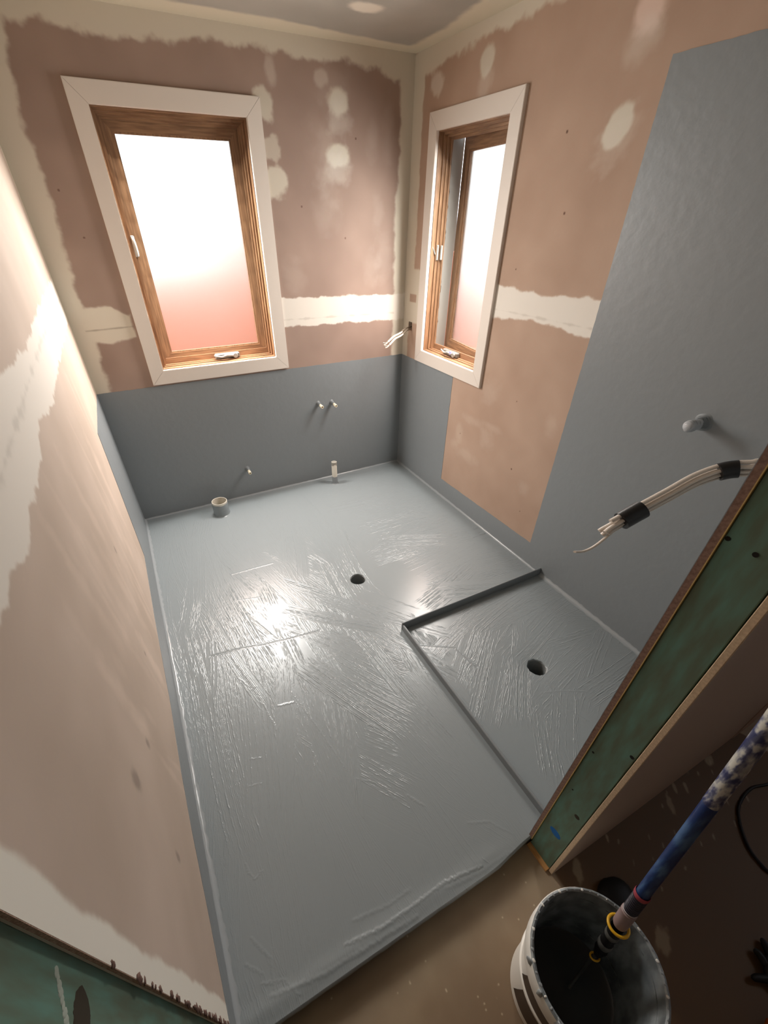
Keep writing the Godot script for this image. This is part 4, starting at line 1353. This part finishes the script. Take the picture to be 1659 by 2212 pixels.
	b.tube(smooth_path([Vector3(0.16, HALL + 0.005, 3.09), Vector3(-0.071, HALL + 0.005, 3.02), Vector3(-0.153, HALL + 0.005, 2.998), Vector3(-0.254, HALL + 0.005, 3.011), Vector3(-0.318, HALL + 0.005, 3.048), Vector3(-0.37, HALL + 0.005, 3.104), Vector3(-0.386, HALL + 0.005, 3.149), Vector3(-0.381, HALL + 0.005, 3.19), Vector3(-0.30, HALL + 0.005, 3.28)], 8), 0.005, 8)
	part("sheath", b, M.black_rubber, o)
	# glove with fingers
	o = thing("work_glove", "black work glove with spread fingers at the lower right edge of the hall floor", "glove", Vector3(-0.66, HALL, 3.325))
	b = MB.new()
	b.blob(Vector3(0.02, 0.016, 0.01), Vector3(0.05, 0.018, 0.05), nb, 0.12, 16, 8)
	part("palm", b, M.black_rubber, o)
	for k in [[Vector3(0.0, 0.014, -0.012), Vector3(0.012, 0.014, -0.048), Vector3(0.008, 0.012, -0.062)], [Vector3(-0.01, 0.014, 0.0), Vector3(-0.045, 0.014, -0.022), Vector3(-0.062, 0.012, -0.03)], [Vector3(-0.01, 0.014, 0.02), Vector3(-0.03, 0.014, 0.035), Vector3(-0.045, 0.012, 0.04)], [Vector3(0.03, 0.014, -0.02), Vector3(0.05, 0.014, -0.05), Vector3(0.06, 0.012, -0.066)], [Vector3(0.05, 0.014, 0.0), Vector3(0.085, 0.014, -0.01), Vector3(0.1, 0.012, -0.012)]]:
		b = MB.new()
		b.tube(smooth_path(k, 5), [0.012, 0.012, 0.0115, 0.011, 0.0105, 0.010, 0.0098, 0.009, 0.008, 0.006, 0.003], 10)
		part("finger", b, M.black_rubber, o)
	# crumpled orange bag
	o = thing("orange_bag", "crumpled orange and yellow bag in the bottom right corner", "bag", Vector3(-0.80, HALL, 3.43))
	b = MB.new()
	b.blob(Vector3(0, 0.02, 0), Vector3(0.10, 0.026, 0.07), noise(23, 30.0, 4), 0.4, 28, 14)
	part("wrapper", b, M.orange, o)
	b = MB.new()
	b.blob(Vector3(-0.045, 0.035, -0.02), Vector3(0.02, 0.012, 0.02), nb, 0.2, 12, 8)
	part("pale_patch", b, M.board_core, o)

# ------------------------------------------------------------------ outdoors, seen only through the frosted panes
func outdoors():
	var g := MB.new()
	g.box(Vector3(-8, -0.7, -8), Vector3(8, -0.6, -0.15))
	g.box(Vector3(0.15, -0.7, -0.15), Vector3(8, -0.6, 6))
	struct("ground", "bare ground outside the windows", "ground", g, M.ground)
	var o := thing("boundary_wall", "salmon boundary wall outside, blurred through the wide frosted pane", "wall", Vector3(0, -0.6, -1.35))
	var b := MB.new()
	b.box(Vector3(-6, 0, -0.1), Vector3(1.25, 2.04, 0.0))
	part("wall_face", b, M.fence, o)
	b = MB.new()
	b.box(Vector3(-6, 2.04, -0.105), Vector3(1.25, 2.07, 0.005), 0.004)
	part("coping", b, M.fence, o)
	o = thing("boundary_wall", "salmon boundary wall outside, blurred through the narrow frosted pane", "wall", Vector3(1.25, -0.6, 0))
	b = MB.new()
	b.box(Vector3(0.001, 0, -1.45), Vector3(0.1, 2.0, 5))
	part("wall_face", b, M.fence, o)
	b = MB.new()
	b.box(Vector3(-0.005, 2.0, -1.35), Vector3(0.105, 2.03, 5), 0.004)
	part("coping", b, M.fence, o)
	o = thing("bush", "grey-green bush behind the wall, blurred through the right of the wide frosted pane", "bush", Vector3(-0.55, -0.6, -2.3))
	b = MB.new()
	var n := noise(91, 12.0, 4)
	for k in 14:
		b.blob(Vector3(rng.randf_range(-0.2, 0.7), rng.randf_range(1.7, 2.2), rng.randf_range(-0.2, 0.2)), Vector3(0.28, 0.26, 0.25), n, 0.5, 18, 12)
	part("foliage", b, M.leaf, o)
	b = MB.new()
	b.tube([Vector3(0, 0, 0), Vector3(0.02, 0.8, 0), Vector3(0.0, 1.6, 0.02)], [0.06, 0.05, 0.03], 8)
	part("stem", b, M.knot, o)
